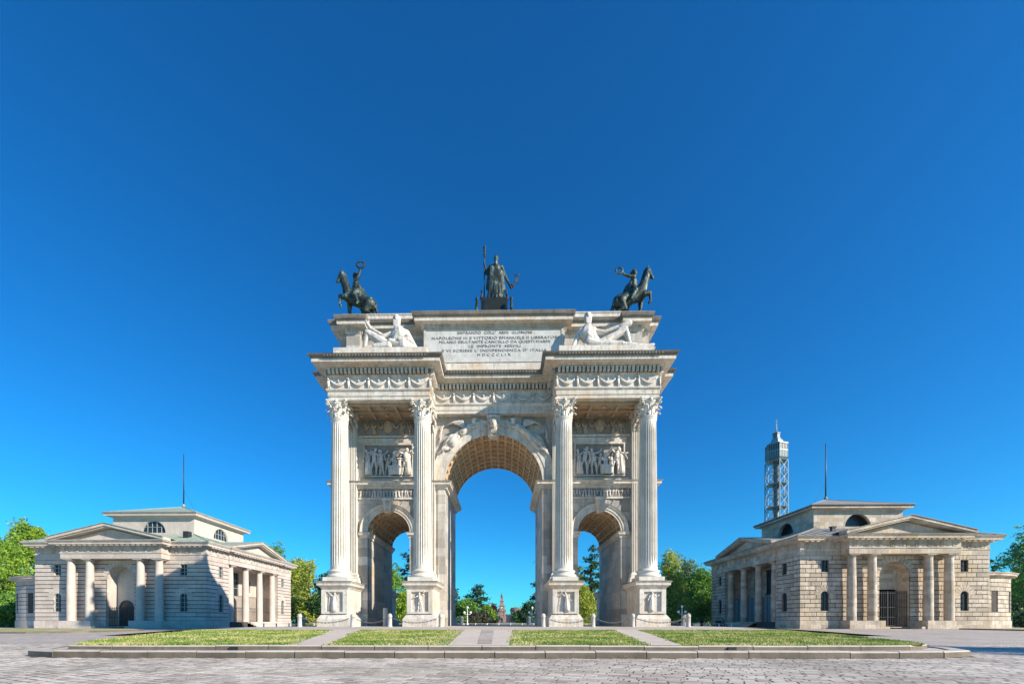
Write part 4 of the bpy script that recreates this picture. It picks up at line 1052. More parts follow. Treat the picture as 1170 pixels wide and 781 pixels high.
    # entablature and cornice
    pa = [(0, 0), (c - 6.0, 0), (c - 6.0, -1.3), (c + 6.0, -1.3), (c + 6.0, 0), (L_, 0), (L_, L_), (0, L_), (0, c + 6.3), (-.22, c + 6.3), (-.22, c - 6.3), (0, c - 6.3)]
    path = [(xc + side * a, y1 + d) for a, d in pa]
    if side < 0: path = path[::-1]
    e = MB([mt, 'marble_dirty'])
    pr = [(.01, 8.2), (.01, 8.78), (.08, 8.80), (.08, 8.92), (0, 8.94), (0, 9.52), (.06, 9.55), (.10, 9.66), (.22, 9.72), (.70, 9.78), (.70, 9.98), (.74, 10.0), (.90, 10.2), (.90, 10.26), (.3, 10.30)]
    e.sweep(path, [(o, h + z0) for o, h in pr], True, [0] * 11 + [0, 0 if side < 0 else 1, 1], 0, 0)
    nn = len(path)
    def dn(cc, d, n_, s): e.obox((*(cc + n_ * .30), z0 + 9.70), ((d.x, d.y, 0), (n_.x, n_.y, 0), (0, 0, 1)), (s * .3, .34, .06), 0)
    along(path, 0, nn, .62, dn)
    fz = e
    def tri(cc, d, n_, s):
        for q in (-.17, 0, .17): fz.obox((*(cc + d * q + n_ * .03), z0 + 9.23), ((d.x, d.y, 0), (n_.x, n_.y, 0), (0, 0, 1)), (.055, .04, .24), 0)
        fz.obox((*(cc + n_ * .05), z0 + 9.50), ((d.x, d.y, 0), (n_.x, n_.y, 0), (0, 0, 1)), (.30, .06, .035), 0)
    along(path, 0, nn, 1.35, tri)
    e.build('cornice', root)
    # pediments
    def pediment(F, hw, proj, ap, h0=10.27):
        b = MB([stucco, mt, roofm]); back = 5.0
        y = -proj
        b.poly([F(c - hw + .9, y, h0), F(c + hw - .9, y, h0), F(c, y, h0 + ap - .25)], 0)
        for s in (-1, 1):
            # raking cornice: stepped beams
            for (d0, d1, t0, t1, m_) in ((-proj - .85, -proj + .3, .0, .30, 1), (-proj - .70, -proj + .2, -.16, -.002, 1), (-proj - .95, back, .302, .36, 2)):
                ids = []
                for d in (d0, d1):
                    for (u, h) in ((s * (hw + .0), 0), (0, ap)):
                        for tt in (t0, t1):
                            ids.append(b.V(*F(c + u, d, h0 + h + tt)))
                for f_ in ((0, 1, 3, 2), (4, 6, 7, 5), (0, 4, 5, 1), (2, 3, 7, 6), (1, 5, 7, 3), (0, 2, 6, 4)): b.F([ids[i] for i in f_], m_)
        b.build('pediment', root, fixn=True)
    pediment(F0, 6.9, 1.3, 1.62); pediment(F1, 6.9, .22, 1.62)
    # main roof
    r = MB([roofm]); e0 = -.85; i0 = 5.0; hA, hB = 10.30, 12.25
    o_ = [(e0, e0), (L_ - e0, e0), (L_ - e0, L_ - e0), (e0, L_ - e0)]; n_ = [(i0, i0), (L_ - i0, i0), (L_ - i0, L_ - i0), (i0, L_ - i0)]
    for k in range(4):
        p, q, s, t_ = o_[k], o_[(k + 1) % 4], n_[(k + 1) % 4], n_[k]
        r.poly([F0(*p, hA), F0(*q, hA), F0(*s, hB), F0(*t_, hB)])
        r.poly([F0(*p, hA), F0(*q, hA), F0(*q, hA - .05), F0(*p, hA - .05)])
        r.tube([F0(*p, hA + .02), F0(*t_, hB + .02)], .07, 5)
        for j in range(1, 22):                                  # standing seams
            f = j / 22; a_ = (p[0] + (q[0] - p[0]) * f, p[1] + (q[1] - p[1]) * f); 
            # seam runs straight up the slope
            dirx, diry = [(0, 1), (-1, 0), (0, -1), (1, 0)][k]; run = min(i0 - e0, (L_ - 2 * e0) * min(f, 1 - f))
            b_ = (a_[0] + dirx * run, a_[1] + diry * run); hz = hA + (hB - hA) * run / (i0 - e0)
            r.bar(F0(*a_, hA + .02), F0(*b_, hz + .02), .05)
    r.build('roof', root)
    # upper block with four lunettes
    i1 = 5.03; lun = [(c, 1.58, 12.5, 12.5, True)]
    ub = MB([stucco, 'joint'])
    for F in (F0, F1, F2, F3): wall(ub, i1, L_ - i1, 11.2, 14.5, i1, i1 + .5, lun, F, 0, 0, False, True, 24, False, False)
    for F in (F0, F1): pass
    ub.build('upper_wall', root)
    for F in (F0, F1):
        if side < 0: window(F, c, 12.5, 12.5, 1.55, True, i1 + .15, (5, 2), nm='lunette_window')
        else:
            lw = MB(['iron', 'glass']); lw.poly([F(c + 1.58 * cos(pi * k / 16), i1 + 1.0, 12.5 + 1.58 * sin(pi * k / 16)) for k in range(17)], 1)
            for k in range(16):
                a0, a1 = pi * k / 16, pi * (k + 1) / 16
                lw.poly([F(c + 1.58 * cos(a0), i1 + .4, 12.5 + 1.58 * sin(a0)), F(c + 1.58 * cos(a1), i1 + .4, 12.5 + 1.58 * sin(a1)), F(c + 1.58 * cos(a1), i1 + 1.0, 12.5 + 1.58 * sin(a1)), F(c + 1.58 * cos(a0), i1 + 1.0, 12.5 + 1.58 * sin(a0))], 0)
            lw.build('lunette_window', root)
    e = MB([stucco, 'marble_dirty']); up = [(i1, i1), (L_ - i1, i1), (L_ - i1, L_ - i1), (i1, L_ - i1)]
    path = [(xc + side * a, y1 + d) for a, d in up]
    if side < 0: path = path[::-1]
    e.sweep(path, [(o, h + z0) for o, h in [(.0, 14.42), (.06, 14.44), (.1, 14.55), (.25, 14.6), (.68, 14.64), (.68, 14.82), (.85, 14.98), (.85, 15.03), (.2, 15.05)]], True, [0, 0, 0, 0, 0, 1 if side > 0 else 0, 1, 1], 0, 0)
    e.build('upper_cornice', root)
    r = MB([roofm]); q0, q1 = i1 - .8, L_ - i1 + .8; ap = F0(c, c, 17.3)
    cn = [(q0, q0), (q1, q0), (q1, q1), (q0, q1)]
    for k in range(4):
        r.poly([F0(*cn[k], 15.05), F0(*cn[(k + 1) % 4], 15.05), ap]); r.tube([F0(*cn[k], 15.06), ap], .06, 5)
    r.lathe([(.25, 0), (.18, .4), (.05, .6)], ap[0], ap[1], 10); r.v = r.v[:-30] + [(x, y, z + ap[2] - .1) for x, y, z in r.v[-30:]]
    r.build('upper_roof', root)
    pl = MB(['iron']); pl.tube([ap, (ap[0], ap[1], 24.3 + .2)], [.10, .05], 6); pl.tube([(ap[0], ap[1], 19.3), F0(c - 3.2, c - 1.5, 15.5)], .02, 4)
    pl.build('flagpole', root)
    # small chimney on the roof near the front
    ch = MB([mt, 'iron']); X, Y, Z = F0(3.9, 2.2, 11.1) if side < 0 else F0(5.4, 2.4, 11.0)
    if side < 0: ch.box(X - .33, X + .33, Y - .33, Y + .33, Z - .4, Z + .95, 1)
    else: ch.box(X - .2, X + .2, Y - .2, Y + .2, Z - .3, Z + .8, 1); ch.box(X - .28, X + .28, Y - .28, Y + .28, Z + .8, Z + .95, 1)
    ch.build('chimney', root)
    # curved exedra on the outer side
    ex = MB([mt, 'joint', 'iron', roofm]); R_ = 9.4; n = 60
    def EX(t, r, h): return F0(L_ + r * sin(t), c - r * cos(t), h)
    wins = [3, 4, 10, 11, 19, 20, 29, 30, 40, 41]
    rows = [(0, .9, .08)] + [(.9 + .487 * k + .028, .9 + .487 * (k + 1) - .038, 0) for k in range(10)]
    for k in range(n):
        t0, t1 = pi * k / n, pi * (k + 1) / n
        ex.poly([EX(t0, R_ - .07, 0), EX(t1, R_ - .07, 0), EX(t1, R_ - .07, 5.8), EX(t0, R_ - .07, 5.8)], 2 if False else 1)
        for i, (a, b, o) in enumerate(rows):
            if k in wins and 2.0 <= (a + b) / 2 <= 4.3:
                ex.poly([EX(t0, R_ - .35, a - .1), EX(t1, R_ - .35, a - .1), EX(t1, R_ - .35, b + .1), EX(t0, R_ - .35, b + .1)], 2)
                continue
            g_ = .0022 if (vjoint and (k + i) % 2 == 0) else 0
            q = [EX(t0 + g_, R_ + o, a), EX(t1, R_ + o, a), EX(t1, R_ + o, b), EX(t0 + g_, R_ + o, b)]; ex.poly(q, 0)
            ex.poly([EX(t0, R_ + o, b), EX(t1, R_ + o, b), EX(t1, R_ - .08, b), EX(t0, R_ - .08, b)], 0)
            if k in wins or k - 1 in wins or k + 1 in wins:
                for tt in (t0, t1): ex.poly([EX(tt, R_ + o, a), EX(tt, R_ - .36, a), EX(tt, R_ - .36, b), EX(tt, R_ + o, b)], 0)
        for (o0, h0), (o1, h1) in zip([(0, 5.75), (.05, 5.8), (.1, 5.95), (.5, 6.05), (.5, 6.2), (.62, 6.35), (.62, 6.4), (-9.3, 7.2)], [(.05, 5.8), (.1, 5.95), (.5, 6.05), (.5, 6.2), (.62, 6.35), (.62, 6.4), (-9.3, 7.2), (-9.3, 7.2)][:7]):
            ex.poly([EX(t0, R_ + o0, h0), EX(t1, R_ + o0, h0), EX(t1, R_ + o1, h1), EX(t0, R_ + o1, h1)], 3 if o1 < -1 else 0)
    ex.build('exedra', root)
    return root
gatehouse(-1, -35.65, 52.0, 'pale gatehouse left of the arch with green copper roofs and tall flagpole', 'granite_l', 'copper', False)
gatehouse(1, 33.3, 49.6, 'brownish weathered gatehouse right of the arch with grey roof, in front of the lattice tower', 'granite_r', 'lead_roof', True)
# ================================================================== GROUND
XC = -.75
def smooth(t): t = max(0, min(1, t)); return t * t * (3 - 2 * t)
def lerp(a, b, t): return a + (b - a) * t
ZR = -.44
def hz(x, y):
    """height of the raised island / forecourt"""
    if y < 19.5: z = lerp(-.225, -.05, max(0, (y - 9.7) / 9.8))
    elif y < 27: z = lerp(-.05, 0, (y - 19.5) / 7.5)
    else: z = 0
    if y > 44: z = lerp(0, ZR + .05, smooth((y - 44) / 40))
    ax = abs(x - XC)
    if ax > 14: z = lerp(z, ZR - .12, smooth((ax - 14) / 10.5))
    return z
# base ground to the horizon
b = MB(['park']); b.poly([(-4000, -300, ZR - .06), (4000, -300, ZR - .06), (4000, 6000, ZR - .06), (-4000, 6000, ZR - .06)]); tag(b.build('ground'), kind='structure')
# road around the arch
b = MB(['setts']); ring = [(-95, -12), (95, -12), (95, 49.0), (60, 70), (-60, 70), (-95, 51.0)]
b.poly([(x, y, ZR - .012) for x, y in ring]); tag(b.build('road'), kind='structure')
# island outline
OUTL = [(-14.8, 23.5), (-14.4, 20), (-13.6, 16.5), (-12.5, 13.2), (-11.6, 11.2), (-11.0, 10.15), (-10.6, 9.6), (-10.2, 9.32), (-9.6, 9.2), (-8, 9.13), (-4, 9.12), (0, 9.12), (4, 9.12), (7, 9.14), (8.6, 9.22), (9.7, 9.42), (10.25, 9.75), (10.6, 10.2), (10.95, 11.0), (11.5, 12.6), (12.1, 14.8), (12.7, 17.5), (13.1, 20), (13.3, 23.5)]
def outline_isl(off, yend=None):
    pts = OUTL
    out = []
    for i, p in enumerate(pts):
        p = Vector(p); a = Vector(pts[max(i - 1, 0)]); c = Vector(pts[min(i + 1, len(pts) - 1)]); d = (c - a).normalized(); n = Vector((-d.y, d.x))
        out.append(p + n * off)
    return out
def resample(pts, step):
    out = [pts[0]]; acc = 0
    for a, b_ in zip(pts, pts[1:]):
        Ls = (b_ - a).length; 
        while acc + Ls >= step:
            t = (step - acc) / Ls; a = a + (b_ - a) * t; out.append(a); Ls = (b_ - a).length; acc = 0
        acc += Ls
    return out
rk = random.Random(5)
def kerb(name, off, wdt, zt, zb, step):
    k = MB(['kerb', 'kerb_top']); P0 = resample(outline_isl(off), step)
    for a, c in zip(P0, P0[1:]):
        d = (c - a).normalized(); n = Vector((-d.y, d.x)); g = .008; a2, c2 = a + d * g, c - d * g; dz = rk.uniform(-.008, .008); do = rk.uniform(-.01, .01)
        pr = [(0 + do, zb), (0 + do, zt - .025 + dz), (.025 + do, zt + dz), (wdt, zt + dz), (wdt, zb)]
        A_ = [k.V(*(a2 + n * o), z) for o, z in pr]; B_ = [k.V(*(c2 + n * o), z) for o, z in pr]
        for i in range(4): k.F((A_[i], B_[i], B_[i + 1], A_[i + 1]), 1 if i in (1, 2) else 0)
        k.F(A_[::-1]); k.F(B_)
    return tag(k.build(name), kind='structure')
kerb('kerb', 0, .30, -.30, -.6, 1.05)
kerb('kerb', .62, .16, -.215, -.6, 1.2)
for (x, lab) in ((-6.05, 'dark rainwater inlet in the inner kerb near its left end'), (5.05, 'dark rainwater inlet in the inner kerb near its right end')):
    b = MB(['rubber_unlit_black']); b.box(x - .09, x + .09, 9.715, 9.80, -.32, -.245); tag(b.build('drain_inlet'), lab, 'drain inlet', 'rainwater inlets in the kerb')  # black box paints the darkness inside each inlet slot
# strip between the kerbs
b = MB(['dirt_path']); o1 = outline_isl(.2); o2 = outline_isl(.75)
for i in range(len(o1) - 1): b.poly([(*o1[i], -.325), (*o1[i + 1], -.325), (*o2[i + 1], -.325), (*o2[i], -.325)])
tag(b.build('kerb_strip'), kind='structure')
# island surface (grass soil) as a grid clipped to the inner outline
inner = outline_isl(.70)
def xlim(y):
    L_, R_ = [p for p in inner if p.x < XC], [p for p in inner if p.x > XC]
    def f(ps, y):
        ps = sorted(ps, key=lambda p: p.y)
        if y <= ps[0].y: return ps[0].x
        for a, c in zip(ps, ps[1:]):
            if a.y <= y <= c.y: return lerp(a.x, c.x, (y - a.y) / max(1e-6, c.y - a.y))
        return ps[-1].x
    return f(L_, y), f(R_, y)
y00 = min(p.y for p in inner) + .005
b = MB(['lawn']); NX, ys = 60, [y00 + (23.45 - y00) * (k / 30) ** 1.5 for k in range(31)]; rows = []
for y in ys:
    xl, xr = xlim(y + 1e-4)
    rows.append([b.V(lerp(xl, xr, i / NX), y, hz(0, y)) for i in range(NX + 1)])
for p, q in zip(rows, rows[1:]):
    for i in range(NX): b.F((p[i], p[i + 1], q[i + 1], q[i]), 0, True)
tag(b.build('lawn_ground'), kind='structure')
# forecourt paving round the arch
b = MB(['paving']); xs = [XC - 60 + 1.5 * i for i in range(81)]; ysf = [19.6 + .7 * i for i in range(12)] + [28 + 2 * i for i in range(30)]
g = {}
for j, y in enumerate(ysf):
    for i, x in enumerate(xs): g[i, j] = b.V(x, y, hz(x, y) + .006)
for j in range(len(ysf) - 1):
    for i in range(80):
        xm = abs((xs[i] + xs[i + 1]) / 2 - XC)
        if xm > 25 or (xm > 13.6 and ysf[j] < 23.4): continue
        b.F((g[i, j], g[i + 1, j], g[i + 1, j + 1], g[i, j + 1]), 0, True)
tag(b.build('forecourt'), kind='structure')
# paths across the lawn (y near, x0, x1) -> (y far, x0, x1)
def pathstrip(name, near, far, m, dz=.010):
    b = MB([m]); n = 14; R_ = []
    for k in range(n + 1):
        t = k / n; y = lerp(near[0], far[0], t); R_.append([b.V(lerp(near[1], far[1], t), y, hz(0, y) + dz), b.V(lerp(near[2], far[2], t), y, hz(0, y) + dz)])
    for p, q in zip(R_, R_[1:]): b.F((p[0], p[1], q[1], q[0]))
    return tag(b.build(name), kind='structure')
PATHS = [((9.86, -4.75, -4.0), (19.9, -7.75, -6.45)), ((9.86, -1.25, .12), (19.9, -1.75, .42)), ((9.86, 3.25, 4.0), (19.9, 5.0, 6.1))]
for p in PATHS: pathstrip('path', p[0], p[1], 'path')
pathstrip('path', (10.3, -.60, -.27), (19.5, -.95, -.42), 'setts', .016)
# grass blades, in dry and green patches
import numpy as np
rng = np.random.default_rng(3)
def make_grass(name, xr, yr, n, hgt, mask=True, z=None):
    x = rng.uniform(*xr, n); y = yr[0] + (yr[1] - yr[0]) * rng.random(n) ** 1.35; keep = []
    for i in range(n):
        if not mask: keep.append(i); continue
        xl, xr_ = xlim(y[i])
        if not (xl + .05 < x[i] < xr_ - .05): continue
        ok = True
        for (na, fa) in PATHS:
            t = (y[i] - na[0]) / (fa[0] - na[0]); a, c = lerp(na[1], fa[1], t), lerp(na[2], fa[2], t)
            jg = .32 * noise.noise(Vector((x[i] * 2.5, y[i] * 2.5, 7)))
            if a - .04 + jg < x[i] < c + .04 + jg: ok = False; break
        if not ok: continue
        nv = noise.noise(Vector((x[i] * .45, y[i] * .45, 0))) + .5 * noise.noise(Vector((x[i] * 2, y[i] * 2, 3)))
        # worn, thin turf beside the central path
        dc = abs(x[i] - (-.6)); worn = max(0, 1 - (dc - .7) / 1.6)
        if nv < -.12 + worn * .9 and rng.random() < .85: continue
        if y[i] > 19.4 - .5 * rng.random(): continue
        keep.append(i)
    x, y = x[keep], y[keep]; n = len(x); a = rng.uniform(0, 2 * pi, n); h = hgt * rng.uniform(.5, 1.3, n); w_ = rng.uniform(.004, .011, n) * (1 + y / 14)
    zz = np.array([hz(0, yy) for yy in y]) if z is None else np.full(n, z); lx = rng.normal(0, .5, n) * h; ly = rng.normal(0, .5, n) * h
    v = np.empty((n, 3, 3)); v[:, 0] = np.c_[x - w_ * np.cos(a), y - w_ * np.sin(a), zz]; v[:, 1] = np.c_[x + w_ * np.cos(a), y + w_ * np.sin(a), zz]; v[:, 2] = np.c_[x + lx, y + ly, zz + h]
    me = bpy.data.meshes.new(name); me.vertices.add(3 * n); me.vertices.foreach_set('co', v.ravel()); me.loops.add(3 * n); me.loops.foreach_set('vertex_index', np.arange(3 * n, dtype=np.int32))
    me.polygons.add(n); me.polygons.foreach_set('loop_start', np.arange(0, 3 * n, 3, dtype=np.int32)); me.update(calc_edges=True)
    me.materials.append(M['blade']); o = bpy.data.objects.new(name, me); COL.objects.link(o); return o
tag(make_grass('grass', (-15.6, 14), (9.9, 19.6), 300000, .045), 'short lawn grass with dry yellow patches in front of the arch', 'grass', None, 'stuff')
# far grass plots beside the gatehouses
def plot(pts, z=ZR + .10):
    b = MB(['lawn', 'kerb']); b.poly([(x, y, z) for x, y in pts], 0)
    b.sweep(pts, [(.22, ZR - .1), (.22, z), (.0, z + .004)], True, [1, 1]); tag(b.build('lawn_ground'), kind='structure')
plot([(-52, 27.0), (-31.5, 28.5), (-30.0, 31), (-31, 37), (-37, 43), (-66, 46)])
plot([(44, 36), (75, 34), (80, 47), (47, 45.5)])

# cobbles of the near road: real stones, slightly uneven
st = MB(['sett']); rs = random.Random(11); V_ = []; F_ = []
ang = radians(4)
y = 4.3
def put(cx, cy, sx, sy, rz):
    k = len(V_); t1, t2 = rs.uniform(-.004, .004), rs.uniform(-.006, .006); zt = ZR + rs.uniform(-.0006, .0006); c_, s_ = cos(rz), sin(rz)
    for (e, dz) in ((1.0, -.004), (.99, -.0004), (.9, .0)):
        for i, j in ((-1, -1), (1, -1), (1, 1), (-1, 1)):
            lx, ly = i * sx * (e if e > .9 else e) , j * sy * (e - .05 * (e < .9)); V_.append((cx + lx * c_ - ly * s_, cy + lx * s_ + ly * c_, zt + dz + t1 * lx + t2 * ly))
    for r in (0, 4):
        for i in range(4): j = (i + 1) % 4; F_.append((k + r + i, k + r + j, k + r + 4 + j, k + r + 4 + i))
    F_.append((k + 8, k + 9, k + 10, k + 11))
row = 0
def in_island(x, y):
    if y < 8.95: return False
    for (x0, y0), (x1, y1) in zip(OUTL, OUTL[1:]):
        if x0 <= x <= x1: return y > lerp(y0, y1, (x - x0) / max(1e-6, x1 - x0)) - .10
    return False
RT = radians(-24); CR, SR = cos(RT), sin(RT); y = -12
while y < 24:
    dyr = rs.uniform(.115, .155); x = -24 - rs.uniform(0, .3)
    while x < 24:
        wd = rs.uniform(.16, .34); lx_, ly_ = x + wd / 2, y + dyr / 2 + .12 * sin(x * .3) + .02 * sin(x * 1.7); x += wd
        gx, gy = lx_ * CR - ly_ * SR, 6 + lx_ * SR + ly_ * CR
        if gy < 4.4 or gy > 14.5 or abs(gx + .1) > 1.28 * gy + .4 or in_island(gx, gy): continue
        put(gx, gy, wd / 2 - rs.choice((.005, .008, .017)), dyr / 2 - rs.choice((.004, .006, .006, .014)), RT + rs.uniform(-.03, .03) + .036 * cos(x * .3))
    y += dyr; row += 1
me = bpy.data.meshes.new('road_cobbles'); me.from_pydata(V_, [], F_); me.materials.append(M['sett']); o = bpy.data.objects.new('road_cobbles', me); COL.objects.link(o); tag(o, kind='structure')
b = MB(['joint_gap_shade']); b.poly([(-7, 3.9, ZR - .0022), (7, 3.9, ZR - .0022), (19.5, 14.5, ZR - .0022), (-19.5, 14.5, ZR - .0022)]); tag(b.build('road_bed'), kind='structure')

# ================================================================== BOLLARDS AND CHAINS
def ground_z(x, y): return max(hz(x, y), ZR)
def bollard_mesh():
    b = MB(['bollard', 'iron'])
    b.lathe([(.155, -.1), (.155, .06), (.135, .08), (.13, .60), (.15, .62), (.15, .66), (.14, .68), (.13, .76), (.08, .82), (.0, .84)], 0, 0, 16, cap=False)
    b.tube([(.15 * cos(t), .02, .60 + .03 * sin(t)) for t in [x * .5 for x in range(13)]], .012, 4, 1)
    return b
proto = bollard_mesh().build('bollard')
BP = [(-12.65, 27.0), (-9.3, 26.9), (-7.0, 26.9), (-3.85, 26.9), (2.45, 26.9), (5.5, 26.9), (7.9, 26.85), (11.3, 26.9), (13.3, 32.2), (13.6, 38), (-15.2, 33), (-15.2, 39)]
names = ['white stone bollard standing free left of the leftmost pedestal', 'stone bollard at the right edge of the leftmost pedestal', 'stone bollard in the middle of the left side arch', 'stone bollard at the right edge of the second pedestal, left of the main arch',
         'stone bollard at the left edge of the third pedestal, right of the main arch', 'stone bollard at the left foot of the right side arch', 'stone bollard just left of the rightmost pedestal', 'stone bollard at the right end of the front chain',
         'smaller stone bollard set back behind the right end of the front chain', 'farthest stone bollard beside the right flank of the arch', 'stone bollard set back beside the left flank of the arch', 'farthest stone bollard beside the left flank of the arch']
BO = []
for i, ((x, y), nm) in enumerate(zip(BP, names)):
    o = proto if i == 0 else proto.copy()
    if i: COL.objects.link(o)
    o.location = (x, y, ground_z(x, y) - .0); o.rotation_euler = (0, 0, rs.uniform(-.2, .2)); tag(o, nm, 'bollard', 'bollards with chains round the arch'); BO.append(o)
def chain(i, j, lab, sag=.36):
    a, c = BP[i], BP[j]; z0, z1 = ground_z(*a) + .62, ground_z(*c) + .62; b = MB(['chain'])
    Ln = math.dist(a, c); n = int(Ln / .11); pts = []
    for k in range(n + 1):
        t = k / n; pts.append(Vector((lerp(a[0], c[0], t), lerp(a[1], c[1], t), lerp(z0, z1, t) - 4 * sag * t * (1 - t))))
    d = Vector((c[0] - a[0], c[1] - a[1], 0)).normalized() * .19; 
    pts = [p for p in pts if (p.xy - Vector(a)).length > .12 and (p.xy - Vector(c)).length > .12]
    for k, (p, q) in enumerate(zip(pts, pts[1:])):
        dr = (q - p).normalized(); side_ = dr.cross(Vector((0, 0, 1))).normalized() if k % 2 else Vector((0, 0, 1)); m_ = (p + q) / 2; h = (q - p).length * .66
        b.tube([m_ + dr * h * cos(t) + side_ * .035 * sin(t) for t in [2 * pi * u / 8 for u in range(8)]], .014, 4, 0, True, True)
    o = b.build('chain'); tag(o, lab, 'chain', 'chains hanging between the bollards')
for i, j, lab in ((0, 1, 'iron chain hanging in front of the leftmost pedestal'), (1, 2, 'iron chain hanging across the left half of the left side arch'), (2, 3, 'iron chain hanging in front of the second pedestal'),
                  (4, 5, 'iron chain hanging in front of the third pedestal'), (5, 6, 'iron chain hanging across the right side arch'), (6, 7, 'iron chain hanging in front of the rightmost pedestal'),
                  (7, 8, 'iron chain running back from the right end bollard'), (8, 9, 'iron chain receding along the right flank of the arch'), (0, 10, 'iron chain running back from the free left bollard'), (10, 11, 'iron chain receding along the left flank of the arch')):
    chain(i, j, lab)

# ================================================================== TREES
def gp(px, Y): return (px - 575) * Y / 500
def foliage(name, parent, lobes, mat, nclump, per, lsz, crad, seed, droop=0, flat=1.0, rnd=.75):
    r = np.random.default_rng(seed); L_ = np.array([l[:3] for l in lobes], float); R_ = np.array([l[3:6] for l in lobes], float)
    wgt = (R_[:, 0] * R_[:, 1] + R_[:, 0] * R_[:, 2]); wgt /= wgt.sum(); k = r.choice(len(lobes), nclump, p=wgt)
    d = r.normal(size=(nclump, 3)); d /= np.linalg.norm(d, axis=1)[:, None]; rad = rnd + (1.08 - rnd) * r.random(nclump) ** .7; rad *= np.where(r.random(nclump) < .12, 1.12, 1); inner_ = r.random(nclump) < .2; rad[inner_] *= r.uniform(.3, .9, inner_.sum())
    c = L_[k] + d * R_[k] * rad[:, None]
    n = nclump * per; cc = np.repeat(c, per, axis=0); cs = np.repeat(crad * r.uniform(.6, 1.4, nclump), per)
    p = cc + r.normal(size=(n, 3)) * (cs * .5)[:, None] * np.array([1, 1, flat])
    nm = r.normal(size=(n, 3)); nm[:, 2] += .6; nm /= np.linalg.norm(nm, axis=1)[:, None]; t = np.cross(nm, r.normal(size=(n, 3))); t /= np.linalg.norm(t, axis=1)[:, None]; bt = np.cross(nm, t)
    s = (lsz * r.uniform(.6, 1.4, n))[:, None]; v = np.empty((n, 4, 3)); v[:, 0] = p - t * s; v[:, 1] = p - bt * s * .55; v[:, 2] = p + t * s; v[:, 3] = p + bt * s * .55
    v[:, 2, 2] -= droop * s[:, 0]
    me = bpy.data.meshes.new(name); me.vertices.add(4 * n); me.vertices.foreach_set('co', v.ravel()); me.loops.add(4 * n); me.loops.foreach_set('vertex_index', np.arange(4 * n, dtype=np.int32))
    me.polygons.add(n); me.polygons.foreach_set('loop_start', np.arange(0, 4 * n, 4, dtype=np.int32)); me.update(calc_edges=True); me.materials.append(M[mat])
    o = bpy.data.objects.new(name, me); COL.objects.link(o); o.parent = parent; return o
def tree(kind, label, x, y, H, W, mat, seed, z=-.45, group='trees of the park', dens=1.0, base=.25, leaf=None):
    r = random.Random(seed); t = thing({'broad': 'tree', 'tall': 'tree', 'cedar': 'cedar_tree', 'conifer': 'conifer_tree', 'bush': 'bush'}[kind], label, 'bush' if kind == 'bush' else 'tree', (x, y, z), group)
    lobes = []; tr = MB(['bark']); k0 = H * base
    dist = max(20, y); lsz = leaf or max(.13, dist * .0024)
    if kind in ('broad', 'bush'):
        n = 15 if kind == 'broad' else 7
        for i in range(n):
            a = r.uniform(0, 2 * pi); f = r.random(); zz = k0 + (H - k0) * (.12 + .74 * f); rad = W / 2 * (.62 * sin(min(1, .25 + f * .8) * pi) + .1) * r.uniform(.5, 1.1); s_ = r.uniform(.16, .27)
            lobes.append((rad * cos(a), rad * sin(a), zz, W * s_, W * s_, (H - k0) * s_ * .62))
        lobes.append((0, 0, k0 + (H - k0) * .5, W * .28, W * .28, (H - k0) * .36)); lobes.append((r.uniform(-.1, .1) * W, 0, H - (H - k0) * .15, W * .17, W * .17, (H - k0) * .15))
    elif kind == 'tall':
        for i in range(12):
            f = (i + .5) / 12; a = r.uniform(0, 2 * pi); rr = W / 2 * (sin(pi * (.15 + .8 * f)) ** .8) * .5
            lobes.append((rr * cos(a), rr * sin(a), k0 + (H - k0) * f * .95, W * .24 * (1.15 - .5 * f), W * .24 * (1.15 - .5 * f), (H - k0) * .11))
    elif kind == 'cedar':
        for i in range(14):
            f = i / 13; a = i * 2.4; rr = W / 2 * (1 - f * .8) * .62
            lobes.append((rr * cos(a), rr * sin(a), k0 + (H - k0) * (f * .92 + .04), W * .25 * (1.05 - .7 * f), W * .25 * (1.05 - .7 * f), H * .028 + .15))
    else:
        for i in range(22):
            f = i / 21; a = i * 2.4; rr = W / 2 * (1 - f * .96) * .6
            lobes.append((rr * cos(a), rr * sin(a), k0 + (H - k0) * f * .97, W * .22 * (1.05 - .95 * f) + .1, W * .22 * (1.05 - .95 * f) + .1, H * .03))
    tw = max(.1, H * .022)
    tr.tube([(0, 0, -.3), (.02 * H, 0, H * .3), (-.01 * H, .01 * H, H * .6), (0, 0, H * .88)], [tw * 1.25, tw, tw * .65, tw * .2], 8)
    for lb in lobes[:10]:
        z1 = lb[2] * r.uniform(.45, .7); tr.tube([(0, 0, z1), (lb[0] * .5, lb[1] * .5, (z1 + lb[2]) * .52), (lb[0], lb[1], lb[2])], [tw * .45, tw * .3, tw * .1], 5)
    tr.build('trunk', t, None, False, True)
    area = sum((l[3] * l[4] + l[3] * l[5]) for l in lobes); per = 16
    n = int(min(900, max(120, area * 4.2 * dens / (lsz * lsz * per * .9))))
    foliage('crown', t, lobes, mat, n, per, lsz, max(.35, lsz * 3.2), seed, .3, .35 if kind in ('cedar', 'conifer') else .9)
    return t
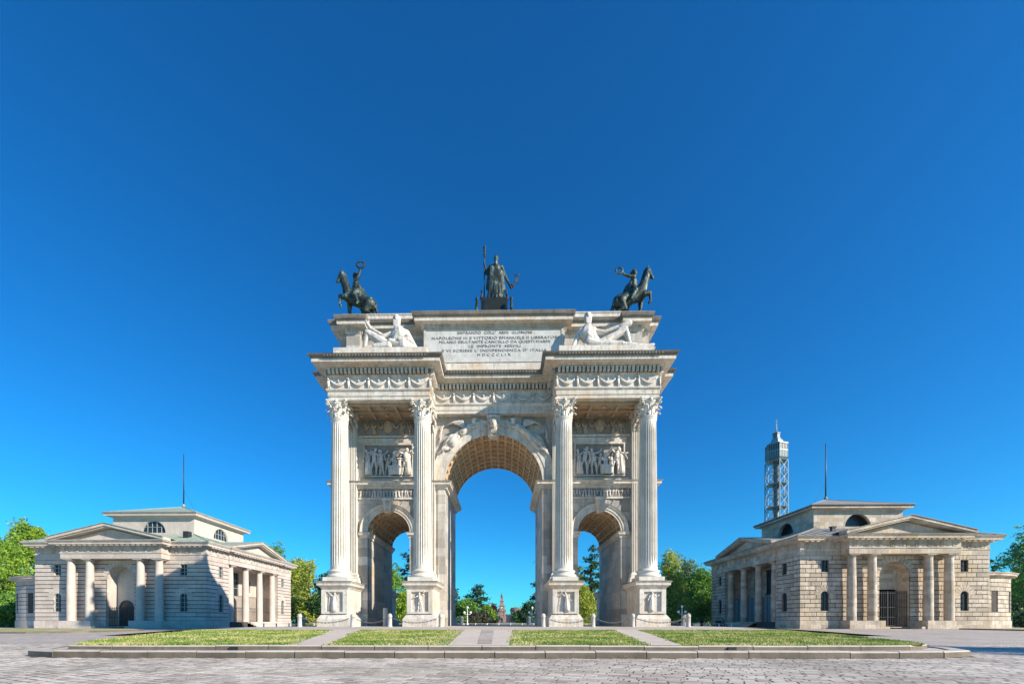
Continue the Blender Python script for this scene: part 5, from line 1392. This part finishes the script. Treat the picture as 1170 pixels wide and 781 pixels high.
T = [
 ('broad', 'light green tree rising highest behind the exedra of the left gatehouse', gp(22, 84), 84, 21.0, 10, 'leaf_bright', 1, .8, .3),
 ('broad', 'bright green leafy tree at the left edge of the photo', gp(-12, 70), 70, 14.8, 13, 'leaf_bright', 2, 1.1, .06),
 ('broad', 'low bright green tree filling the gap under the left edge crown', gp(12, 76), 76, 9.5, 9, 'leaf_bright', 3, 1.2, .02),
 ('tall', 'green tree whose top shows above the side pediment of the left gatehouse', gp(314, 96), 96, 18.2, 8, 'leaf_mid', 4, 1, .1),
 ('broad', 'olive green tree just right of the left gatehouse', gp(338, 92), 92, 14.0, 8, 'leaf_yellow', 5, 1, .05),
 ('tall', 'yellowish feathery tree between left gatehouse and arch', gp(352, 84), 84, 13.0, 5.5, 'leaf_yellow', 6, .9, .05),
 ('broad', 'dark green tree touching the left edge of the arch', gp(372, 86), 86, 10.5, 8, 'leaf_dark', 7, 1.2, .02),
 ('cedar', 'dark cedar seen through the left side arch', gp(470, 74), 74, 13.2, 8.5, 'leaf_cedar', 8, 1.2, .1),
 ('broad', 'bright green tree in the left side arch before the cedar', gp(448, 66), 66, 9.6, 5.5, 'leaf_mid', 9, 1.3, .04),
 ('broad', 'low green tree at the foot of the left side arch view', gp(461, 60), 60, 5.0, 4.2, 'leaf_bright', 10, 1.2, .02),
 ('conifer', 'pointed dark conifer beside the left pier of the main arch', gp(520, 118), 118, 9.8, 6, 'leaf_cedar', 11, 1.2, .05),
 ('cedar', 'spreading dark cedar left of centre in the main arch', gp(545, 128), 128, 11.6, 11, 'leaf_cedar', 12, 1.5, .12),
 ('broad', 'mid green tree under the spreading cedar', gp(531, 108), 108, 6.2, 8, 'leaf_mid', 13, 1.3, .02),
 ('broad', 'light green round tree between cedar and red tree', gp(556, 120), 120, 5.6, 4, 'leaf_bright', 14, 1.3, .02),
 ('broad', 'dark red plum tree next to the distant castle tower', gp(562.5, 150), 150, 6.2, 3.6, 'leaf_red', 15, 1.3, .05),
 ('bush', 'olive bush left of the park axis', gp(541, 90), 90, 2.7, 3.0, 'leaf_olive', 16, 1.3, .0),
 ('bush', 'rounder olive bush nearer the park axis', gp(553, 92), 92, 2.6, 3.2, 'leaf_olive', 17, 1.3, .0),
 ('broad', 'green tree just right of the castle round tower', gp(597, 150), 150, 4.6, 7, 'leaf_mid', 18, 1.3, .02),
 ('broad', 'dark green tree in front of the right pier of the main arch', gp(606, 135), 135, 6.8, 7.0, 'leaf_dark', 19, 1.3, .02),
 ('cedar', 'dark cedar branch showing beside the right pier of the main arch', gp(626, 105), 105, 20.0, 8, 'leaf_cedar', 20, 1.1, .25),
 ('conifer', 'tall blackish conifer seen through the right side arch', gp(676, 82), 82, 15.6, 8.5, 'leaf_dark', 21, 1.7, .02),
 ('broad', 'yellow green bushy tree low in the right side arch', gp(662, 62), 62, 6.2, 5.0, 'leaf_yellow', 22, 1.3, .01),
 ('cedar', 'blue green cedar behind the blackish conifer', gp(660, 92), 92, 12.5, 9, 'leaf_grey', 23, 1.2, .1),
 ('tall', 'tall yellow green tree right beside the arch', gp(763, 74), 74, 12.4, 7.5, 'leaf_yellow', 24, 1.4, .02),
 ('broad', 'pale grey green tree behind the yellow green one', gp(788, 92), 92, 14.0, 10, 'leaf_grey', 25, .9, .1),
 ('broad', 'dense dark green tree left of the right gatehouse', gp(800, 80), 80, 10.8, 7.6, 'leaf_mid', 26, 1.5, .01),
 ('tall', 'small olive tree touching the right gatehouse', gp(814, 90), 90, 10.8, 5.0, 'leaf_yellow', 27, 1, .02),
 ('broad', 'large green tree at the right edge of the photo', gp(1176, 76), 76, 17.8, 13, 'leaf_mid', 28, 1.3, .05),
 ('broad', 'darker green tree low behind the right exedra', gp(1160, 84), 84, 10.0, 11, 'leaf_dark', 29, 1.2, .0),
 ('conifer', 'conifer tip peeping over the right exedra', gp(1126, 100), 100, 15.2, 5, 'leaf_cedar', 30, 1, .1),
 ('bush', 'dark clipped bush right of the right exedra', gp(1162, 60), 60, 2.4, 3.6, 'leaf_dark', 31, 1.4, .0),
 ('broad', 'shady green tree low at the left edge of the photo', gp(2, 64), 64, 5.0, 7.5, 'leaf_mid', 32, 1.3, .0),
]
for k, (kd, lab, x, y, H, W, mat, sd, dn_, bs_) in enumerate(T): tree(kd, lab, x, y, H, W, mat, sd, dens=dn_, base=bs_)
# rows of park trees beyond, along the axis towards the castle
far_proto = None
for i in range(14):
    s = -1 if i % 2 else 1; k = i // 2; Y = 190 + 70 * k; X = -.7 + s * (13 + 2.0 * k) + s * 3; H = 8.5 + rs.uniform(-1, 1.5)
    tree('broad', 'far green tree lining the park lawn towards the castle', X, Y, H, 14, 'leaf_mid' if i % 3 else 'leaf_dark', 60 + i, dens=1.0, base=0, group='far trees lining the park lawn')
# wooded backdrop of the park
b = None
r_ = np.random.default_rng(5); lob = []
for i in range(150):
    X = r_.uniform(-330, 330); Y = r_.uniform(150, 330) 
    if abs(X) < 26 + Y * .03: continue
    lob.append((X, Y, 2.2, 7, 7, 4.2 + r_.random() * 1.5))
woods = foliage('distant_woods', None, lob, 'leaf_dark', 5200, 12, .85, 2.2, 77); tag(woods, 'distant mass of green park trees along the horizon', 'woods', None, 'stuff')
# hedge line at the park entrance
# ================================================================== LAMPS, RAILING, BIKE
def lamp(x, y, H, label, z=-.40):
    t = thing('street_lamp', label, 'street lamp', (x, y, z), 'white globe lamps in the park'); b = MB(['white_paint'])
    b.lathe([(.16, 0), (.14, .5), (.07, .6), (.05, H - .3), (.04, H)], 0, 0, 10); b.tube([(-.45, 0, H - .75), (-.3, 0, H - .85), (0, 0, H - .8), (.3, 0, H - .85), (.45, 0, H - .75)], .03, 5); b.build('post', t, None, False, True)
    for dx, dz in ((-.45, -.55), (.45, -.55), (0, .15)):
        g = MB(['globe']); g.ball((dx, 0, H + dz), .17, 12, 8); g.build('globe', t, None, False, True)
lamp(gp(534, 62), 62, 2.6, 'white three globe lamp left of centre in the main arch')
lamp(gp(778, 58), 58, 2.6, 'white three globe lamp right of the arch before the dark tree')
lamp(gp(608, 66), 66, 2.7, 'white three globe lamp beside the right pier of the main arch')
def railing(x0, x1, y, label):
    b = MB(['white_paint']); z = -.35; n = int((x1 - x0) / 1.6)
    for k in range(n + 1): x = lerp(x0, x1, k / n); b.box(x - .06, x + .06, y - .06, y + .06, z - .1, z + .5)
    for h in (.40,): b.box(x0, x1, y - .015, y + .015, z + h, z + h + .04)
    tag(b.build('railing'), label, 'railing')
railing(-32, -8.2, 58, 'low white railing seen behind the left side arch'); railing(-7.0, 5.8, 60, 'low white railing crossing the park view in the main arch'); railing(7.2, 30, 58, 'low white railing seen behind the right side arch and beside it')
for px_, Y, lab in ((527, 52, 'dark litter bin left in the main arch'), (604, 52, 'dark litter bin right in the main arch')):
    b = MB(['steel_dark']); x = gp(px_, Y); b.lathe([(.20, 0), (.24, .1), (.26, .95), (.30, 1.0), (.28, 1.1), (.14, 1.2)], x, Y, 14); b.v = [(p, q, r2 - .2) for p, q, r2 in b.v]; tag(b.build('litter_bin'), lab, 'litter bin', 'dark bins at the park entrance')
# slim pale upright standing in for an unidentified bright strip, left side arch
b = MB(['bollard']); x = -8.1; b.lathe([(.17, 0), (.17, 1.2), (.15, 1.25), (.0, 1.3)], x, 30.0, 14, cap=False); tag(b.build('post'), 'taller pale upright standing inside the left side arch', 'post')
# motor scooter parked by the right gatehouse
t = thing('motor_scooter', 'dark motor scooter parked at the loggia of the right gatehouse', 'scooter', (0, 0, 0)); SX, SYY, SZ = 29.6, 60.0, ZR
b = MB(['iron']); Bq = lambda p, r0, q, r1: b.caps((SX + p[0], SYY + p[1], SZ + p[2]), r0, (SX + q[0], SYY + q[1], SZ + q[2]), r1, 8)
Bq((-.5, 0, .55), .16, (.2, 0, .62), .14); Bq((.55, 0, .35), .09, (.35, 0, 1.05), .10); Bq((.2, 0, .3), .12, (-.4, 0, .3), .14); b.build('body', t, None, False, True)
b = MB(['rubber_unlit_black']); b.caps((SX - .65, SYY, SZ + .8), .13, (SX - .05, SYY, SZ + .82), .12); b.build('seat', t, None, False, True)
for dx in (-.62, .62):
    b = MB(['rubber_unlit_black', 'chain']); b.tube([(SX + dx + .22 * cos(a), SYY, SZ + .27 + .22 * sin(a)) for a in [2 * pi * k / 16 for k in range(16)]], .06, 8, 0, True, True); b.lathe([(.05, 0), (.05, .02)], SX + dx, SYY, 8, 1); b.v = b.v[:-16] + [(x, y, z + SZ + .27) for x, y, z in b.v[-16:]]; b.build('wheel', t, None, False, True)
b = MB(['iron']); b.bar((SX + .3, SYY - .32, SZ + 1.12), (SX + .3, SYY + .32, SZ + 1.12), .04); b.build('handlebar', t, None, False, True)

# ================================================================== CASTLE AND LATTICE TOWER
cz = -.4; CY = 1010.0; cx = gp(573.3, CY)
t = thing('castle_gate_tower', 'distant red brick castle tower with stepped spire at the end of the axis', 'castle tower', (cx, CY, cz))
b = MB(['brick', 'brick_dark']); 
def cb(b, w, z0, z1, d=None, m=0): d = d or w; b.box(cx - w / 2, cx + w / 2, CY - d / 2, CY + d / 2, cz + z0, cz + z1, m)
cb(b, 17, 0, 25); cb(b, 19.5, 25, 29); 
for k in range(7): b.box(cx - 9.5 + k * 2.9, cx - 8.0 + k * 2.9, CY - 9.9, CY - 8.8, cz + 29, cz + 31)
cb(b, 13, 29, 37); cb(b, 15, 37, 39); b.build('wall', t)
b = MB(['brick', 'brick_dark']); cb(b, 8.5, 39, 48); cb(b, 10, 48, 49.5); cb(b, 5.5, 49.5, 57); cb(b, 6.6, 57, 58); b.lathe([(2.2, 58), (2.4, 61), (1.4, 64), (.7, 66), (.25, 70)], cx, CY, 12, 1); k = len(b.v)
n_l = 5 * 12; b.v = b.v[:-n_l] + [(x, y, z + cz) for x, y, z in b.v[-n_l:]]; b.build('lantern', t)
b = MB(['white_paint']); b.lathe([(2.0, 0), (2.0, .2)], 0, 0, 20); k = b.v; b.v = [(cx + x, CY - 6.7 - z, cz + 33.5 + y) for x, y, z in k]; b.build('clock', t)
b = MB(['iron']); b.poly([(cx - 2.5, CY - 8.6, cz), (cx + 2.5, CY - 8.6, cz), (cx + 2.5, CY - 8.6, cz + 8), (cx, CY - 8.6, cz + 11), (cx - 2.5, CY - 8.6, cz + 8)])
for s in (-1, 1):
    for z in (14, 20): b.box(cx + s * 4 - .8, cx + s * 4 + .8, CY - 8.62, CY - 8.4, cz + z, cz + z + 3)
b.build('opening', t)
X = gp(589.4, CY); b = MB(['brick_dark', 'brick']); b.lathe([(12.6, 0), (12.4, 24), (13.6, 26), (13.6, 30), (12.0, 30.2), (12, 33), (0.5, 35)], X, CY, 28); b.v = [(x, y, z + cz) for x, y, z in b.v]
tag(b.build('round_tower'), 'stout round brick corner tower right of the castle gate tower', 'castle tower')
for x0, x1, h, lab in ((cx - 75, cx - 8.6, 15, 'low brick castle wall left of the gate tower'), (cx + 8.6, X - 10, 17, 'short brick castle wall between gate tower and round tower'), (X + 10, X + 60, 19, 'brick castle wall right of the round tower')):
    b = MB(['brick']); b.box(x0, x1, CY - 2, CY + 2, cz, cz + h); x = x0 + .5
    while x < x1 - 2: b.box(x, x + 2, CY - 1.4, CY + 1.4, cz + h, cz + h + 2); x += 3.6
    tag(b.build('castle_wall'), lab, 'castle wall', 'walls of the far castle')
# steel lattice tower
TY = 255.0; TX = gp(884, TY); t = thing('lattice_tower', 'tall pale steel lattice tower with glazed head rising behind the right gatehouse', 'tower', (TX, TY, -.4))
b = MB(['steel_tower']); n = 6; zt = 93
def tp(k, z, r=None): r = r or lerp(6.0, 5.7, z / zt); a = 2 * pi * k / n + .26; return (TX + r * cos(a), TY + r * sin(a), z - .4)
lev = [zt * k / 14 for k in range(15)]
for k in range(n):
    b.bar(tp(k, 0), tp(k, zt), .42)
    for z0, z1 in zip(lev, lev[1:]):
        b.bar(tp(k, z0), tp(k + 1, z1), .16); b.bar(tp(k + 1, z0), tp(k, z1), .16)
b.build('lattice', t)
for i, z in enumerate(lev[1:]):
    b = MB(['steel_tower']); b.tube([tp(k, z) for k in range(n)], .22, 4, 0, False, True)
    if i % 2: b.lathe([(5.0, z - .5), (5.0, z - .2)], TX, TY, 12)
    b.build('platform', t)
b = MB(['steel_dark']); b.lathe([(1.5, 0), (1.5, zt)], TX, TY, 12); b.build('lift_shaft', t)
b = MB(['steel_dark', 'steel_tower', 'glass']); 
def pr(r0, r1, z0, z1, m): b.lathe([(r0, z0), (r1, z1)], TX, TY, 6, m, False, .26, .26 + 2 * pi)
pr(4.9, 5.6, 92.6, 94, 0); pr(5.6, 5.6, 94, 97.6, 0); pr(5.8, 5.8, 97.6, 98.2, 1); pr(5.5, 5.5, 98.2, 101.6, 2); pr(5.9, 5.9, 101.6, 102.3, 1); pr(5.9, 3.4, 102.3, 102.5, 1); pr(3.4, 3.2, 102.3, 104.4, 1); pr(2.8, 2.0, 104.4, 106.2, 1); pr(1.8, 1.8, 106.2, 108.4, 0); pr(2.1, 2.1, 108.4, 109, 0)
for k in range(n):
    for q in range(5):
        f = q / 5; p0, p1 = tp(k, 94, 5.65), tp(k + 1, 94, 5.65); x, y = lerp(p0[0], p1[0], f), lerp(p0[1], p1[1], f); b.bar((x, y, 94), (x, y, 101.5), .22, None, 1)
b.build('head', t)
b = MB(['steel_tower']); b.tube([(TX, TY, 108), (TX, TY, 112), (TX, TY, 117)], [.5, .3, .15], 6)
for z in (110, 111, 112, 114, 116): b.bar((TX - .9, TY, z), (TX + .9, TY, z), .15)
b.build('antenna', t)
# thin clear air that pales the castle and the far trees
def air():
    m = bpy.data.materials.new('air'); m.use_nodes = True; nt = m.node_tree; nt.nodes.clear(); o = nt.nodes.new('ShaderNodeOutputMaterial'); v = nt.nodes.new('ShaderNodeVolumePrincipled')
    v.inputs['Color'].default_value = (.40, .70, 1, 1); v.inputs['Density'].default_value = .00009; v.inputs['Anisotropy'].default_value = .3; L(nt, v.outputs[0], o.inputs['Volume']); return m
M['air'] = air()
b = MB(['air']); b.box(-1500, 1500, -250, 1300, -1.6, 125); tag(b.build('haze'), kind='stuff')
# tree outside the frame to the right whose shade falls on the road
tree('broad', 'street tree outside the frame, casting the shade on the road at right', 33, 1.5, 12.5, 8, 'leaf_mid', 99, group=None, base=.35)

# ================================================================== CAMERA, LIGHT, SKY
AZ = radians(62); EL = radians(26.3)
sd = Vector((sin(AZ) * cos(EL), -cos(AZ) * cos(EL), sin(EL)))
sl = bpy.data.lights.new('sun', 'SUN'); sl.energy = 4.8; sl.angle = radians(.5); sl.color = (1, .90, .76)
so = bpy.data.objects.new('sun', sl); COL.objects.link(so); so.rotation_euler = (-sd).to_track_quat('-Z', 'Y').to_euler(); so.location = (30, -30, 50)
wd = bpy.data.worlds.new('World'); scene.world = wd; wd.use_nodes = True; nt = wd.node_tree
bg = nt.nodes['Background']; sky = nt.nodes.new('ShaderNodeTexSky'); sky.sky_type = 'NISHITA'; sky.sun_disc = False
sky.sun_elevation = EL; sky.sun_rotation = atan2(sd.x, sd.y); sky.air_density = 1.0; sky.dust_density = .1; sky.ozone_density = 3.5; sky.altitude = 0
hs = nt.nodes.new('ShaderNodeHueSaturation'); hs.inputs['Saturation'].default_value = 1.22; hs.inputs['Value'].default_value = 1.0
L(nt, sky.outputs[0], hs.inputs['Color'])
L(nt, mixc(nt, 1.0, hs.outputs[0], (.17, .94, 1.26), 'MULTIPLY'), bg.inputs['Color']); bg.inputs['Strength'].default_value = .088
cam = bpy.data.cameras.new('camera'); co = bpy.data.objects.new('camera', cam); COL.objects.link(co); scene.camera = co
co.location = (0, 0, .31); co.rotation_euler = (pi / 2, 0, radians(.87)); cam.sensor_width = 36; cam.lens = 500 / 1170 * 36
cam.shift_x = (585 - 567.4) / 1170; cam.shift_y = (710 - 390.5) / 1170; cam.clip_end = 9000; cam.clip_start = .05
vs = scene.view_settings; vs.view_transform = 'Standard'; vs.look = 'None'; vs.gamma = 1; vs.exposure = .7; vs.use_curve_mapping = False
scene.cycles.volume_bounces = 0; scene.cycles.max_bounces = 6; scene.cycles.diffuse_bounces = 4; scene.cycles.transparent_max_bounces = 4
scene.cycles.use_denoising = True
